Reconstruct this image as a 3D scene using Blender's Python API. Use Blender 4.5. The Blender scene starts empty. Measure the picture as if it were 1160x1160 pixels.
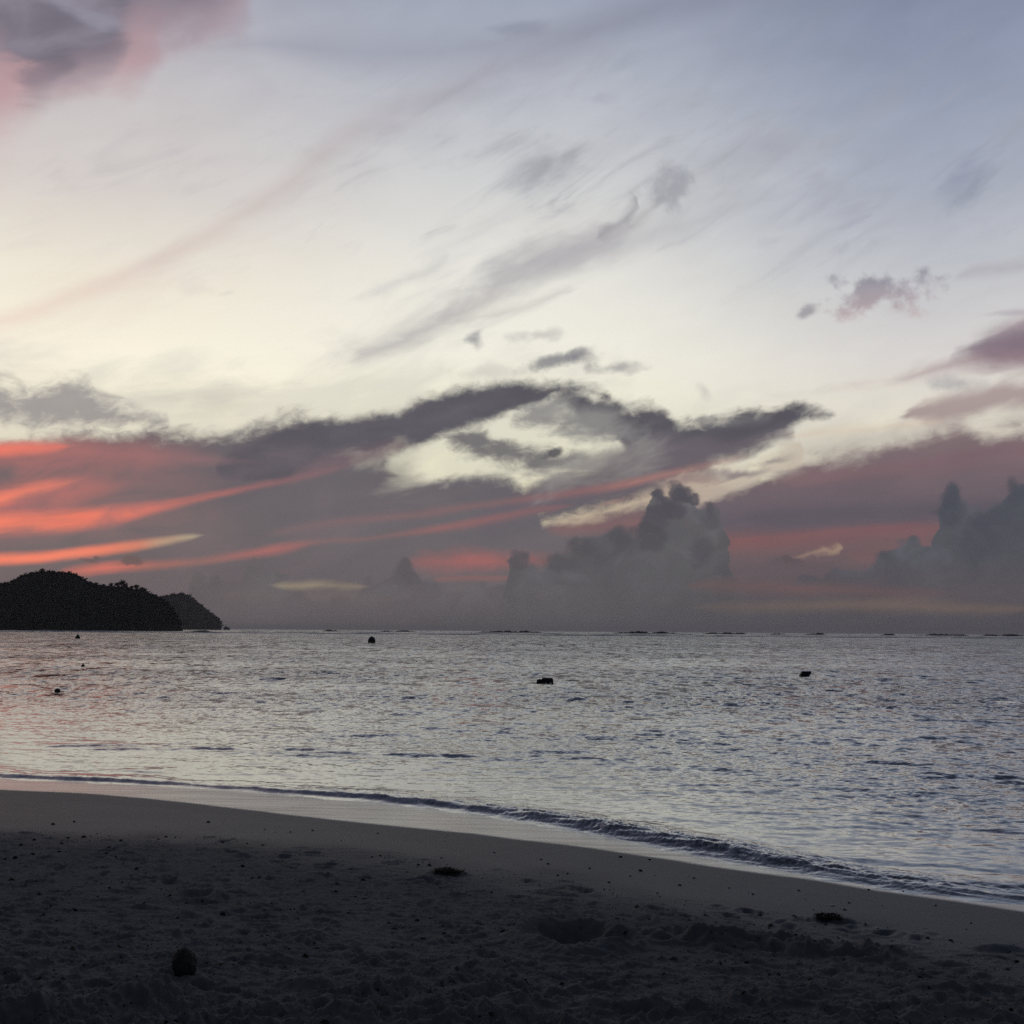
import bpy, bmesh, math, random
import numpy as np
from mathutils import Vector, Matrix

# ------------------------------------------------------------------ camera
sc = bpy.context.scene
EYE = Vector((0.0, 0.0, 2.2))
FPX = 1244.0                       # focal length in photo pixels (photo 1160 px wide)
PITCH = math.radians(6.18)
ROLL = math.radians(0.40)
fwd = Vector((0, math.cos(PITCH), math.sin(PITCH)))
r0 = Vector((1, 0, 0)); u0 = r0.cross(fwd)
RIGHT = (r0 * math.cos(ROLL) + u0 * math.sin(ROLL)).normalized()
UP = RIGHT.cross(fwd).normalized()
cam_d = bpy.data.cameras.new('camera')
cam = bpy.data.objects.new('camera', cam_d)
sc.collection.objects.link(cam)
cam.matrix_world = Matrix(((RIGHT.x, UP.x, -fwd.x, EYE.x), (RIGHT.y, UP.y, -fwd.y, EYE.y),
                           (RIGHT.z, UP.z, -fwd.z, EYE.z), (0, 0, 0, 1)))
cam_d.sensor_width = 36.0
cam_d.lens = 36.0 * FPX / 1160.0
cam_d.clip_start = 0.05
cam_d.clip_end = 30000.0
sc.camera = cam

def ray(px, py):
    return (fwd * FPX + RIGHT * (px - 580) - UP * (py - 580)).normalized()
def azel(px, py):
    d = ray(px, py)
    return math.degrees(math.atan2(d.x, d.y)), math.degrees(math.asin(d.z))
def on_level(px, py, z=0.0):
    d = ray(px, py); t = (z - EYE.z) / d.z
    return EYE + d * t
def at_depth(px, py, Y):
    d = ray(px, py)
    return EYE + d * (Y / d.y)

sc.view_settings.view_transform = 'Standard'
sc.view_settings.look = 'None'
sc.view_settings.exposure = 0.0
sc.view_settings.gamma = 1.0
sc.view_settings.use_curve_mapping = False
sc.cycles.max_bounces = 5
sc.cycles.diffuse_bounces = 2
sc.cycles.glossy_bounces = 3
sc.cycles.transmission_bounces = 2
sc.cycles.volume_bounces = 0
sc.cycles.use_denoising = False

# ------------------------------------------------------------------ sky
def lin(c):
    return tuple(((v / 255) / 12.92 if v / 255 <= 0.04045 else ((v / 255 + 0.055) / 1.055) ** 2.4) for v in c)
world = bpy.data.worlds.new('World'); sc.world = world; world.use_nodes = True
WT = world.node_tree
WT.nodes.clear()
NT = bpy.data.node_groups.new('dusk_sky', 'ShaderNodeTree')      # filled first, used by the world at the end
NT.interface.new_socket('Color', in_out='OUTPUT', socket_type='NodeSocketColor')

class G:
    """small node-graph helper"""
    def __init__(s, nt): s.nt = nt
    def put(s, sock, v):
        if isinstance(v, bpy.types.NodeSocket): s.nt.links.new(v, sock)
        else: sock.default_value = v
    def m(s, op, a, b=None, c=None, clamp=False):
        n = s.nt.nodes.new('ShaderNodeMath'); n.operation = op; n.use_clamp = clamp
        s.put(n.inputs[0], a)
        if b is not None: s.put(n.inputs[1], b)
        if c is not None: s.put(n.inputs[2], c)
        return n.outputs[0]
    def mad(s, a, b, c): return s.m('MULTIPLY_ADD', a, b, c)
    def comb(s, x, y, z=0.0):
        n = s.nt.nodes.new('ShaderNodeCombineXYZ')
        for k, v in enumerate((x, y, z)): s.put(n.inputs[k], v)
        return n.outputs[0]
    def sep(s, v):
        n = s.nt.nodes.new('ShaderNodeSeparateXYZ'); s.put(n.inputs[0], v); return n.outputs
    def noise(s, vec, scale, detail=4, rough=0.5, lac=2.0, dist=0.0, kind='FBM'):
        n = s.nt.nodes.new('ShaderNodeTexNoise'); n.noise_dimensions = '3D'; n.noise_type = kind
        s.put(n.inputs['Vector'], vec); s.put(n.inputs['Scale'], scale); n.inputs['Detail'].default_value = detail
        n.inputs['Roughness'].default_value = rough; n.inputs['Lacunarity'].default_value = lac
        n.inputs['Distortion'].default_value = dist
        return n.outputs['Fac'], n.outputs['Color']
    def curve(s, x, pts):
        n = s.nt.nodes.new('ShaderNodeFloatCurve')
        c = n.mapping.curves[0]
        n.mapping.use_clip = False
        n.mapping.extend = 'HORIZONTAL'
        pts = sorted(pts)
        c.points[0].location = pts[0]; c.points[1].location = pts[-1]
        for p in pts[1:-1]: c.points.new(*p)
        for p in c.points: p.handle_type = 'AUTO_CLAMPED'
        n.mapping.update()
        s.put(n.inputs['Value'], x)
        return n.outputs[0]
    def smooth(s, x, a, b, lo=0.0, hi=1.0):
        n = s.nt.nodes.new('ShaderNodeMapRange'); n.interpolation_type = 'SMOOTHSTEP'; n.clamp = False
        s.put(n.inputs[0], x)
        for k, v in ((1, a), (2, b), (3, lo), (4, hi)): s.put(n.inputs[k], v)
        return n.outputs[0]
    def ramp(s, x, stops):
        n = s.nt.nodes.new('ShaderNodeValToRGB'); r = n.color_ramp
        stops = sorted(stops, key=lambda q: q[0])
        if len(stops) < 2: stops = stops + [(1.0, stops[0][1])]
        r.elements[0].position = min(max(stops[0][0], 0), 1); r.elements[1].position = min(max(stops[-1][0], 0), 1)
        for p, c in stops[1:-1]: r.elements.new(min(max(p, 0), 1))
        for e, (p, c) in zip(r.elements, stops): e.color = (*c, 1)
        s.put(n.inputs[0], x)
        return n.outputs[0]
    def mix(s, f, a, b, blend='MIX'):
        n = s.nt.nodes.new('ShaderNodeMix'); n.data_type = 'RGBA'; n.blend_type = blend
        n.clamp_factor = True
        s.put(n.inputs[0], f)
        for k, v in ((6, a), (7, b)):
            s.put(n.inputs[k], v if isinstance(v, bpy.types.NodeSocket) else (*v, 1))
        return n.outputs[2]
g = G(NT)

AZ0, AZW = -32.0, 64.0
EL0, ELW = -2.0, 40.0
def U_(az): return (az - AZ0) / AZW
def V_(el): return (el - EL0) / ELW
PXV = math.degrees(1 / FPX) / ELW          # one photo pixel as a step of V

tc = NT.nodes.new('ShaderNodeTexCoord')
D = tc.outputs['Generated']
dx, dy, dz = g.sep(D)
az = g.m('ARCTAN2', dx, dy)
el = g.m('ARCSINE', dz)
U = g.mad(az, 180 / math.pi / AZW, -AZ0 / AZW)
V = g.mad(el, 180 / math.pi / ELW, -EL0 / ELW)

# noise fields, all laid out over the sky's azimuth and height
Pxy = g.comb(g.m('MULTIPLY', U, 1.6), V, 0.0)          # isotropic in degrees
def tilt(deg, sx, sy, off=0.0):
    a = math.radians(deg)
    x = g.mad(g.m('MULTIPLY', U, 1.6), math.cos(a), g.m('MULTIPLY', V, math.sin(a)))
    y = g.mad(g.m('MULTIPLY', U, -1.6), math.sin(a), g.m('MULTIPLY', V, math.cos(a)))
    return g.comb(g.m('MULTIPLY', x, sx), g.m('MULTIPLY', y, sy), off)
wA, wAc = g.noise(tilt(14, 2.2, 5.0, 1.3), 2.0, 4, 0.55)             # broad billows
wB, wBc = g.noise(tilt(12, 5.0, 13.0, 4.1), 2.2, 5, 0.52, dist=0.4)  # wisps
wC, wCc = g.noise(Pxy, 26.0, 4, 0.55)                                # puffs
wD, wDc = g.noise(tilt(9, 4.0, 30.0, 7.7), 1.6, 5, 0.6)              # fine streaks
def pm(x): return g.mad(x, 2.0, -1.0)
nA, nB, nC, nD = pm(wA), pm(wB), pm(wC), pm(wD)
vor = NT.nodes.new('ShaderNodeTexVoronoi'); vor.feature = 'SMOOTH_F1'; vor.voronoi_dimensions = '2D'; vor.inputs['Scale'].default_value = 30.0
vor.inputs['Detail'].default_value = 1.0; vor.inputs['Roughness'].default_value = 0.55; vor.inputs['Smoothness'].default_value = 0.35
_w = NT.nodes.new('ShaderNodeVectorMath'); _w.operation = 'MULTIPLY_ADD'
NT.links.new(Pxy, _w.inputs[2]); _w.inputs[1].default_value = (0.012, 0.012, 0)
_cv = NT.nodes.new('ShaderNodeSeparateColor'); NT.links.new(wCc, _cv.inputs[0])
_cx = NT.nodes.new('ShaderNodeCombineXYZ'); NT.links.new(_cv.outputs[0], _cx.inputs[0]); NT.links.new(_cv.outputs[1], _cx.inputs[1])
NT.links.new(_cx.outputs[0], _w.inputs[0]); NT.links.new(_w.outputs[0], vor.inputs['Vector'])
nV = g.mad(vor.outputs['Distance'], -3.6, 1.45)          # cauliflower lumps, about -1..1
wE, _ = g.noise(tilt(27, 3.2, 13.0, 2.2), 2.0, 6, 0.6, dist=0.8)     # feathery high ice cloud
nE = pm(wE)
def sepc(c):
    n = NT.nodes.new('ShaderNodeSeparateColor'); NT.links.new(c, n.inputs[0]); return n.outputs
sA = sepc(wAc); sB = sepc(wBc); sC = sepc(wCc)
def warp(ax, ay, kinds):
    u, v = U, V
    for s, k in kinds:
        u = g.mad(g.m('SUBTRACT', s[0], 0.5), ax * k, u)
        v = g.mad(g.m('SUBTRACT', s[1], 0.5), ay * k, v)
    return u, v
W_SOFT = warp(0.05, 0.035, [(sA, 1.0), (sB, 0.8)])
W_EDGE = warp(0.022, 0.026, [(sB, 1.0), (sC, 0.30)])
W_PUFF = warp(0.020, 0.026, [(sC, 1.0)])
W_NONE = (U, V)
W_LINE = warp(0.02, 0.010, [(sA, 1.0), (sB, 0.5)])

def cpts(pts, side):
    """photo-measured outline (x, y) -> curve over azimuth"""
    out = []
    for x, y in pts:
        a, e = azel(x, y); out.append((U_(a), V_(e)))
    return out
def band(top, bot, st, sb, W=W_EDGE, n=None, k=0.6, op=1.0, opn=None):
    """mask of a cloud between two outlines; st/sb softness in px; n noise, k its weight"""
    u, v = W
    if bot is not None:                    # close the band at its ends
        top, bot = list(top), list(bot)
        if top[0][0] > -190:
            x = max(top[0][0], bot[0][0]); top = [(x - 14, top[0][1] + 45)] + [p for p in top if p[0] > x - 6]; bot = [(x - 14, bot[0][1] - 45)] + [p for p in bot if p[0] > x - 6]
        if top[-1][0] < 1190:
            x = min(top[-1][0], bot[-1][0]); top = [p for p in top if p[0] < x + 6] + [(x + 14, top[-1][1] + 45)]; bot = [p for p in bot if p[0] < x + 6] + [(x + 14, bot[-1][1] - 45)]
    st *= 1.5; sb *= 1.5
    t = g.curve(u, cpts(top, 1))
    a = g.m('MULTIPLY', g.m('SUBTRACT', t, v), 1 / (st * PXV))
    if bot is not None:
        b = g.curve(u, cpts(bot, -1))
        c = g.m('MULTIPLY', g.m('SUBTRACT', v, b), 1 / (sb * PXV))
        a = g.m('MINIMUM', a, c)
    if n is not None: a = g.mad(n, k, a)
    m = g.smooth(a, -1.0, 1.0, 0.0, op)
    if opn is not None: m = g.m('MULTIPLY', m, opn)
    return m
def stroke(pts, W=W_LINE, n=None, k=0.6, op=1.0, soft=1.0, opn=None):
    """pts: (x, y, half thickness px). mask falls off smoothly over the thickness"""
    P = []; T = []
    hm = max(p[2] for p in pts)
    for x, y, h in pts:
        a, e = azel(x, y); P.append((U_(a), V_(e)))
        T.append((U_(a), h * PXV if h > 0 else -4 * PXV))
    u, v = W
    c = g.curve(u, P)
    h = g.curve(u, T)
    w = g.mad(h, 0.75, 0.22 * hm * PXV)
    d = g.m('DIVIDE', g.m('ABSOLUTE', g.m('SUBTRACT', v, c)), w)
    d = g.m('SUBTRACT', 1.0, d)
    if n is not None: d = g.mad(n, k, d)
    fade = g.smooth(h, 0.0, 0.7 * hm * PXV, -0.9, 0.0)     # ends dissolve instead of coming to a point
    m = g.smooth(g.m('ADD', d, fade), -0.3, soft * 1.15, 0.0, op)
    m = g.m('MULTIPLY', m, g.smooth(h, -1.0 * PXV, 0.5 * hm * PXV))
    if opn is not None: m = g.m('MULTIPLY', m, opn)
    return m
def blob(x, y, rx, ry, rot=0.0, W=W_EDGE, n=None, k=0.6, op=1.0, soft=1.0):
    a, e = azel(x, y); u, v = W
    s = math.degrees(1 / FPX) 
    du = g.m('MULTIPLY', g.m('SUBTRACT', u, U_(a)), AZW / s * math.cos(math.radians(e)))
    dv = g.m('MULTIPLY', g.m('SUBTRACT', v, V_(e)), ELW / s)
    c, q = math.cos(math.radians(rot)), math.sin(math.radians(rot))
    if rot:
        p = g.mad(du, c / rx, g.m('MULTIPLY', dv, q / rx))
        r = g.mad(du, -q / ry, g.m('MULTIPLY', dv, c / ry))
    else:
        p = g.m('MULTIPLY', du, 1 / rx); r = g.m('MULTIPLY', dv, 1 / ry)
    d = g.m('SUBTRACT', 1.0, g.m('SQRT', g.mad(p, p, g.m('MULTIPLY', r, r))))
    if n is not None: d = g.mad(n, k, d)
    return g.smooth(d, 0.0, soft, 0.0, op)
def xramp(stops, xs=None):
    return g.ramp(xs or U, [(U_(azel(x, 580)[0]), lin(c)) for x, c in stops])
def vramp(x, stops):
    return g.ramp(V, [(V_(azel(x, y)[1]), lin(c)) for y, c in stops])
# clear dusk sky: three vertical gradients blended by azimuth
cl = vramp(60, [(-350, (95, 100, 122)), (-150, (140, 142, 158)), (0, (180, 179, 188)), (100, (201, 196, 197)), (200, (214, 207, 203)), (300, (238, 230, 214)),
                (400, (253, 246, 226)), (520, (245, 236, 208)), (640, (225, 205, 165))])
cm = vramp(580, [(-350, (92, 100, 122)), (-150, (130, 138, 158)), (0, (160, 167, 184)), (100, (183, 187, 197)), (200, (207, 208, 209)), (300, (232, 230, 222)),
                 (400, (243, 240, 226)), (520, (243, 239, 210)), (640, (228, 212, 172))])
cr = vramp(1100, [(-350, (80, 88, 110)), (-150, (108, 117, 142)), (0, (134, 143, 166)), (100, (149, 158, 178)), (200, (167, 173, 188)), (300, (192, 194, 200)),
                  (400, (217, 213, 210)), (520, (236, 228, 206)), (640, (220, 205, 175))])
u60, u580, u1100 = [U_(azel(x, 580)[0]) for x in (60, 580, 1100)]
ua = g.mad(nA, 0.05, U)
def lerpf(a, b): 
    n = NT.nodes.new('ShaderNodeMapRange'); n.interpolation_type = 'SMOOTHSTEP'; n.clamp = False; n.inputs[1].default_value = a; n.inputs[2].default_value = b
    g.put(n.inputs[0], ua); return n.outputs[0]
col = g.mix(lerpf(u580, u1100), g.mix(lerpf(u60, u580), cl, cm), cr)

wF, _f = g.noise(tilt(10, 26.0, 44.0, 5.5), 1.6, 4, 0.62, dist=0.5)
nCF = g.mad(pm(wF), 0.95, g.m('MULTIPLY', nC, 0.75)); nBF = g.mad(pm(wF), 0.8, g.m('MULTIPLY', nB, 0.9))
# ---- high thin cloud
fe = g.m('MULTIPLY', g.smooth(nE, 0.02, 0.62), g.m('MULTIPLY', g.smooth(g.m('ADD', V, g.m('MULTIPLY', nA, 0.10)), 0.42, 0.58), g.smooth(V, 0.95, 0.62)))
col = g.mix(g.m('MULTIPLY', fe, g.smooth(U, 0.15, 0.45, 0.22, 0.55)), col, lin((160, 161, 170)))
col = g.mix(stroke([(-250, 400, 20), (0, 362, 15), (100, 328, 15), (180, 298, 15), (250, 258, 17), (330, 205, 20), (400, 152, 24), (500, 108, 26),
                    (620, 55, 26), (760, 5, 22), (950, -60, 15)], soft=1.2, n=nD, k=0.3, op=0.50), col,
            xramp([(0, (226, 196, 184)), (250, (205, 188, 182)), (450, (168, 162, 172)), (700, (132, 134, 152))]))
col = g.mix(stroke([(120, 60, 0), (300, 50, 14), (450, 60, 30), (560, 50, 26), (700, 25, 20), (820, 0, 16)], soft=1.2, n=nB, k=0.4, op=0.45), col, lin((138, 142, 160)))
col = g.mix(stroke([(280, 450, 0), (400, 400, 30), (520, 350, 48), (620, 290, 60), (720, 240, 52), (840, 190, 40), (1000, 150, 0)], W=W_SOFT, soft=1.6, n=nE, k=1.7, op=0.42), col, lin((172, 171, 176)))
col = g.mix(stroke([(380, 350, 0), (450, 322, 22), (540, 270, 30), (640, 200, 34), (760, 140, 0)], W=W_SOFT, soft=1.6, n=nE, k=1.8, op=0.35), col, lin((176, 176, 182)))
col = g.mix(stroke([(-100, 420, 20), (100, 350, 30), (260, 270, 40), (420, 160, 50), (640, 70, 40), (800, 20, 0)], W=W_SOFT, soft=1.6, n=nE, k=1.5, op=0.28), col, xramp([(0, (228, 206, 196)), (350, (192, 184, 184)), (600, (150, 150, 162))]))
gw = stroke([(340, 430, 0), (400, 410, 14), (470, 386, 16), (540, 350, 20), (600, 306, 27), (660, 280, 24), (700, 262, 20), (730, 235, 14), (790, 205, 0)],
            W=W_SOFT, soft=1.2, n=nB, k=1.2, op=0.66)
col = g.mix(gw, col, lin((172, 168, 170)))
col = g.mix(stroke([(500, 325, 0), (600, 300, 30), (680, 282, 26), (780, 254, 18), (870, 224, 12), (1000, 205, 0)], W=W_SOFT, soft=1.2, n=nB, k=1.0, op=0.42), col, lin((170, 170, 176)))
col = g.mix(stroke([(400, 345, 0), (440, 325, 8), (490, 300, 12), (520, 280, 0)], W=W_EDGE, soft=1.2, n=nB, k=0.7, op=0.3), col, lin((185, 184, 184)))
col = g.mix(stroke([(480, 378, 0), (540, 362, 8), (610, 340, 9), (680, 318, 0)], W=W_EDGE, soft=1.2, n=nB, k=0.7, op=0.4), col, lin((180, 176, 174)))
col = g.mix(blob(612, 182, 66, 46, 25, W_SOFT, nE, 1.3, 0.60, 1.3), col, lin((146, 149, 158)))
col = g.mix(blob(755, 212, 50, 30, 15, W_SOFT, nC, 1.6, 0.60, 1.1), col, lin((142, 143, 152)))
col = g.mix(stroke([(672, 272, 0), (690, 258, 12), (715, 232, 12), (724, 218, 0)], W=W_EDGE, soft=1, n=nC, k=0.8, op=0.55), col, lin((142, 141, 148)))
col = g.mix(blob(1085, 208, 44, 26, 25, W_SOFT, nE, 1.3, 0.45, 1.2), col, lin((122, 130, 152)))
col = g.mix(stroke([(930, 262, 0), (970, 250, 7), (1000, 236, 0)], W=W_EDGE, soft=1, n=nB, k=0.5, op=0.4), col, lin((160, 163, 175)))
col = g.mix(blob(590, 35, 40, 12, 0, W_EDGE, nB, 0.8, 0.5, 1.0), col, lin((132, 136, 154)))
col = g.mix(blob(870, 170, 44, 20, 0, W_EDGE, nB, 0.8, 0.3, 1.0), col, lin((150, 154, 168)))
# cloud at top left, red underneath
tl = band([(-300, -200), (300, -200)], [(-300, 200), (-60, 160), (0, 138), (30, 126), (60, 104), (110, 88), (160, 78), (190, 40), (260, 40), (320, 24), (380, -10), (440, -60)],
          20, 20, W_SOFT, nB, 1.3, 0.72)
col = g.mix(tl, col, xramp([(0, (182, 136, 143)), (110, (178, 138, 144)), (230, (165, 142, 152)), (380, (155, 150, 166))]))
col = g.mix(blob(-20, 160, 50, 70, 0, W_SOFT, nB, 0.6, 0.25, 1.2), col, lin((212, 178, 175)))
tl2 = band([(-300, -200), (300, -200)], [(-300, 150), (-60, 80), (0, 62), (35, 104), (70, 86), (120, 66), (150, 20), (200, 16), (250, 0), (320, -60)],
           20, 20, W_SOFT, nB, 1.1, 0.92)
col = g.mix(tl2, col, g.mix(g.smooth(nB, -0.4, 0.4), lin((110, 108, 122)), lin((132, 128, 142))))
col = g.mix(blob(100, 20, 52, 12, -10, W_EDGE, nB, 0.8, 0.4, 1.0), col, lin((160, 160, 176)))
# small clouds right
col = g.mix(blob(1000, 338, 66, 26, -5, W_EDGE, nC, 1.9, 0.85, 0.9), col, vramp(1000, [(318, (140, 136, 148)), (348, (172, 156, 160)), (375, (212, 192, 190))]))
col = g.mix(blob(910, 353, 17, 11, 10, W_EDGE, nC, 0.6, 0.75, 0.8), col, lin((148, 142, 150)))
col = g.mix(stroke([(1060, 330, 0), (1100, 310, 8), (1160, 298, 12), (1260, 280, 8)], W=W_EDGE, soft=1.1, n=nB, k=0.8, op=0.5), col, lin((168, 162, 170)))
col = g.mix(blob(1150, 352, 40, 5, 0, W_EDGE, nB, 0.5, 0.5, 1.0), col, lin((168, 160, 168)))
# pale grey veils above the deck
col = g.mix(band([(-200, 405), (0, 408), (60, 420), (120, 425), (200, 432), (280, 440), (340, 425), (420, 415), (470, 418), (560, 425), (700, 440)],
                 [(-200, 600), (1000, 600)], 30, 30, W_SOFT, nB, 2.1, 0.45), col, lin((196, 194, 184)))
col = g.mix(blob(250, 452, 120, 28, 0, W_SOFT, nD, 1.0, 0.35, 1.0), col, lin((178, 176, 168)))
col = g.mix(stroke([(-20, 420, 4), (6, 425, 8), (22, 440, 9), (34, 452, 0)], W=W_EDGE, n=nB, k=0.9, op=0.4), col, lin((150, 145, 146)))
col = g.mix(band([(-200, 440), (0, 442), (30, 446), (60, 434), (90, 436), (125, 456), (150, 466), (185, 480)],
                 [(-200, 485), (0, 480), (80, 486), (140, 485), (185, 486)], 10, 12, W_EDGE, nBF, 1.9, 0.85), col, lin((146, 142, 144)))
col = g.mix(stroke([(50, 438, 0), (85, 436, 5), (130, 446, 4), (170, 452, 0)], W=W_EDGE, n=nB, k=0.6, op=0.5), col, lin((150, 148, 146)))
# small dabs
for (x, y, rx, ry, rt, o, c) in [(540, 384, 13, 11, 30, .75, (140, 140, 146)), (612, 382, 44, 11, 5, .5, (170, 168, 168)), (630, 410, 64, 12, 6, .9, (134, 132, 136)),
                                 (655, 402, 26, 10, 15, .7, (134, 132, 138)), (702, 418, 40, 9, 0, .7, (148, 145, 148)), (560, 420, 70, 14, 5, .35, (180, 178, 172)),
                                 (796, 442, 20, 10, -40, .4, (170, 165, 166)), (225, 325, 30, 14, 0, .2, (200, 196, 190)), (258, 333, 10, 8, 0, .3, (190, 186, 180)),
                                 (1084, 436, 34, 16, -10, .55, (150, 150, 156)), (540, 470, 30, 8, 0, .2, (190, 188, 178))]:
    col = g.mix(blob(x, y, rx, ry, rt, W_EDGE, nC, 0.9, o, 0.9), col, lin(c))
# right-hand mauve banks in the clear part
col = g.mix(stroke([(780, 462, 0), (860, 452, 5), (920, 446, 8), (990, 432, 11), (1030, 424, 14), (1080, 412, 17), (1110, 402, 24), (1160, 396, 34), (1300, 380, 50)],
                   W=W_EDGE, soft=0.9, n=nB, k=0.7, op=0.9), col, xramp([(860, (220, 205, 192)), (960, (190, 168, 162)), (1040, (160, 132, 136)), (1130, (138, 112, 122))]))
col = g.mix(band([(1080, 400), (1092, 392), (1120, 380), (1160, 368), (1260, 340)], [(1080, 395), (1120, 398), (1160, 402), (1260, 400)], 7, 10, W_EDGE, nC, 0.8, 0.7), col, lin((122, 108, 122)))
col = g.mix(stroke([(1000, 470, 0), (1035, 466, 10), (1075, 462, 17), (1110, 455, 18), (1160, 446, 17), (1300, 440, 15)], W=W_EDGE, soft=0.8, n=nB, k=0.8, op=0.85), col, lin((162, 142, 142)))
col = g.mix(stroke([(850, 500, 0), (950, 488, 8), (1050, 478, 6), (1100, 470, 0)], W=W_LINE, soft=1.2, n=nD, k=0.4, op=0.4), col, lin((222, 198, 172)))

# ---- the main deck
deck_col = g.mix(g.smooth(U, U_(azel(560, 580)[0]), U_(azel(900, 580)[0])),
                 vramp(300, [(440, (99, 96, 103)), (500, (102, 99, 105)), (560, (106, 102, 107)), (610, (109, 104, 108)), (660, (106, 101, 105)), (716, (97, 93, 97))]),
                 vramp(1000, [(500, (132, 114, 117)), (540, (118, 101, 107)), (590, (98, 91, 101)), (620, (114, 95, 99)), (660, (94, 87, 92)), (716, (80, 79, 85))]))
deck_col = g.mix(g.m('MULTIPLY', g.smooth(nA, -0.3, 0.5), 0.35), deck_col, lin((90, 88, 98)))
deck_col = g.mix(g.smooth(nD, 0.0, 0.6, 0, 0.22), deck_col, lin((128, 106, 110)))
left_warm = g.m('MULTIPLY', g.smooth(U, U_(azel(330, 580)[0]), U_(azel(-40, 580)[0]), 0, 0.75), g.smooth(g.m('ABSOLUTE', g.m('SUBTRACT', V, V_(azel(50, 545)[1]))), 0.09, 0.02))
deck_col = g.mix(g.m('MULTIPLY', left_warm, g.smooth(nB, -0.5, 0.4)), deck_col, lin((176, 112, 110)))
deck = band([(-300, 500), (-100, 500), (0, 503), (60, 499), (100, 494), (180, 493), (250, 492), (290, 484), (330, 474), (370, 476), (398, 480), (412, 488), (426, 502), (438, 518),
             (454, 536), (478, 547), (520, 542), (560, 541), (580, 545), (592, 556), (610, 554), (640, 546), (680, 536), (720, 520), (790, 522),
             (830, 546), (860, 541), (905, 527), (960, 519), (1000, 511), (1040, 500), (1062, 492), (1088, 484), (1112, 494), (1160, 489), (1400, 470)],
            None, 8, 1, W_EDGE, nBF, 1.1)
col = g.mix(deck, col, deck_col)
col = g.mix(band([(800, 560), (830, 540), (860, 536), (905, 522), (960, 512), (1000, 503), (1040, 492), (1160, 486), (1300, 480)], None, 26, 1, W_EDGE, nB, 0.9, 0.6,
                 opn=g.smooth(U, U_(azel(850, 580)[0]), U_(azel(950, 580)[0]))), col, deck_col)
# upper arm
arm_col = g.mix(g.smooth(nB, -0.4, 0.5, 0, 0.5), lin((90, 87, 96)), lin((104, 100, 106)))
arm = band([(250, 520), (290, 500), (330, 478), (350, 474), (380, 476), (400, 472), (430, 467), (452, 465), (468, 456), (490, 447), (530, 439), (580, 433), (630, 433), (672, 441), (685, 446)],
           [(250, 540), (330, 540), (400, 528), (440, 516), (490, 499), (520, 487), (560, 473), (600, 459), (640, 446), (672, 443), (685, 452)], 6, 5, W_EDGE, nCF, 0.9)
col = g.mix(arm, col, arm_col)
# right arm
rarm = band([(610, 452), (640, 440), (680, 452), (700, 457), (735, 458), (752, 460), (764, 476), (785, 480), (815, 472), (850, 464), (880, 459), (905, 462), (932, 466), (945, 472)],
            [(620, 446), (645, 462), (668, 484), (690, 488), (705, 502), (730, 522), (760, 536), (820, 520), (860, 507), (885, 495), (903, 480), (925, 469), (945, 466)], 7, 6, W_EDGE, nCF, 1.1)
col = g.mix(rarm, col, g.mix(g.smooth(nB, -0.3, 0.5, 0, 0.5), lin((88, 85, 94)), lin((108, 104, 110))))
low = band([(540, 590), (600, 552), (640, 538), (680, 520), (710, 505), (760, 498), (820, 500), (870, 495), (900, 490)],
           [(540, 600), (600, 582), (680, 562), (740, 545), (800, 528), (850, 512), (880, 500), (900, 494)], 9, 6, W_EDGE, nB, 0.6, 0.95)
col = g.mix(low, col, lin((106, 98, 106)))
col = g.mix(blob(830, 478, 60, 14, 8, W_EDGE, nB, 0.8, 0.5, 1.0), col, lin((128, 126, 128)))
# islands and veils in the eye
col = g.mix(band([(585, 478), (610, 466), (650, 468), (690, 478), (720, 490), (740, 500)], [(585, 470), (610, 478), (650, 492), (690, 498), (720, 500), (740, 496)], 12, 12, W_EDGE, nBF, 1.4, 0.9), col, lin((122, 119, 123)))
col = g.mix(band([(495, 500), (510, 488), (530, 487), (560, 494), (590, 506), (620, 511), (650, 516), (665, 522)],
                 [(495, 492), (520, 508), (550, 515), (590, 525), (620, 531), (650, 526), (665, 520)], 7, 7, W_EDGE, nCF, 1.3, 0.92), col, lin((104, 101, 107)))
col = g.mix(blob(628, 513, 13, 7, 0, W_PUFF, nC, 0.8, 0.9, 0.6), col, lin((84, 81, 88)))
col = g.mix(blob(452, 528, 50, 34, 8, W_EDGE, nB, 1.8, 0.7, 1.1), col, lin((178, 174, 160)))
col = g.mix(blob(665, 528, 100, 34, 8, W_EDGE, nB, 1.3, 0.85, 0.9), col, lin((140, 136, 134)))
col = g.mix(blob(448, 535, 36, 22, 8, W_EDGE, nB, 1.2, 0.45, 1.1), col, lin((170, 166, 152)))
col = g.mix(blob(662, 476, 90, 30, -8, W_EDGE, nB, 1.2, 0.75, 0.9), col, lin((142, 140, 138)))
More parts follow.
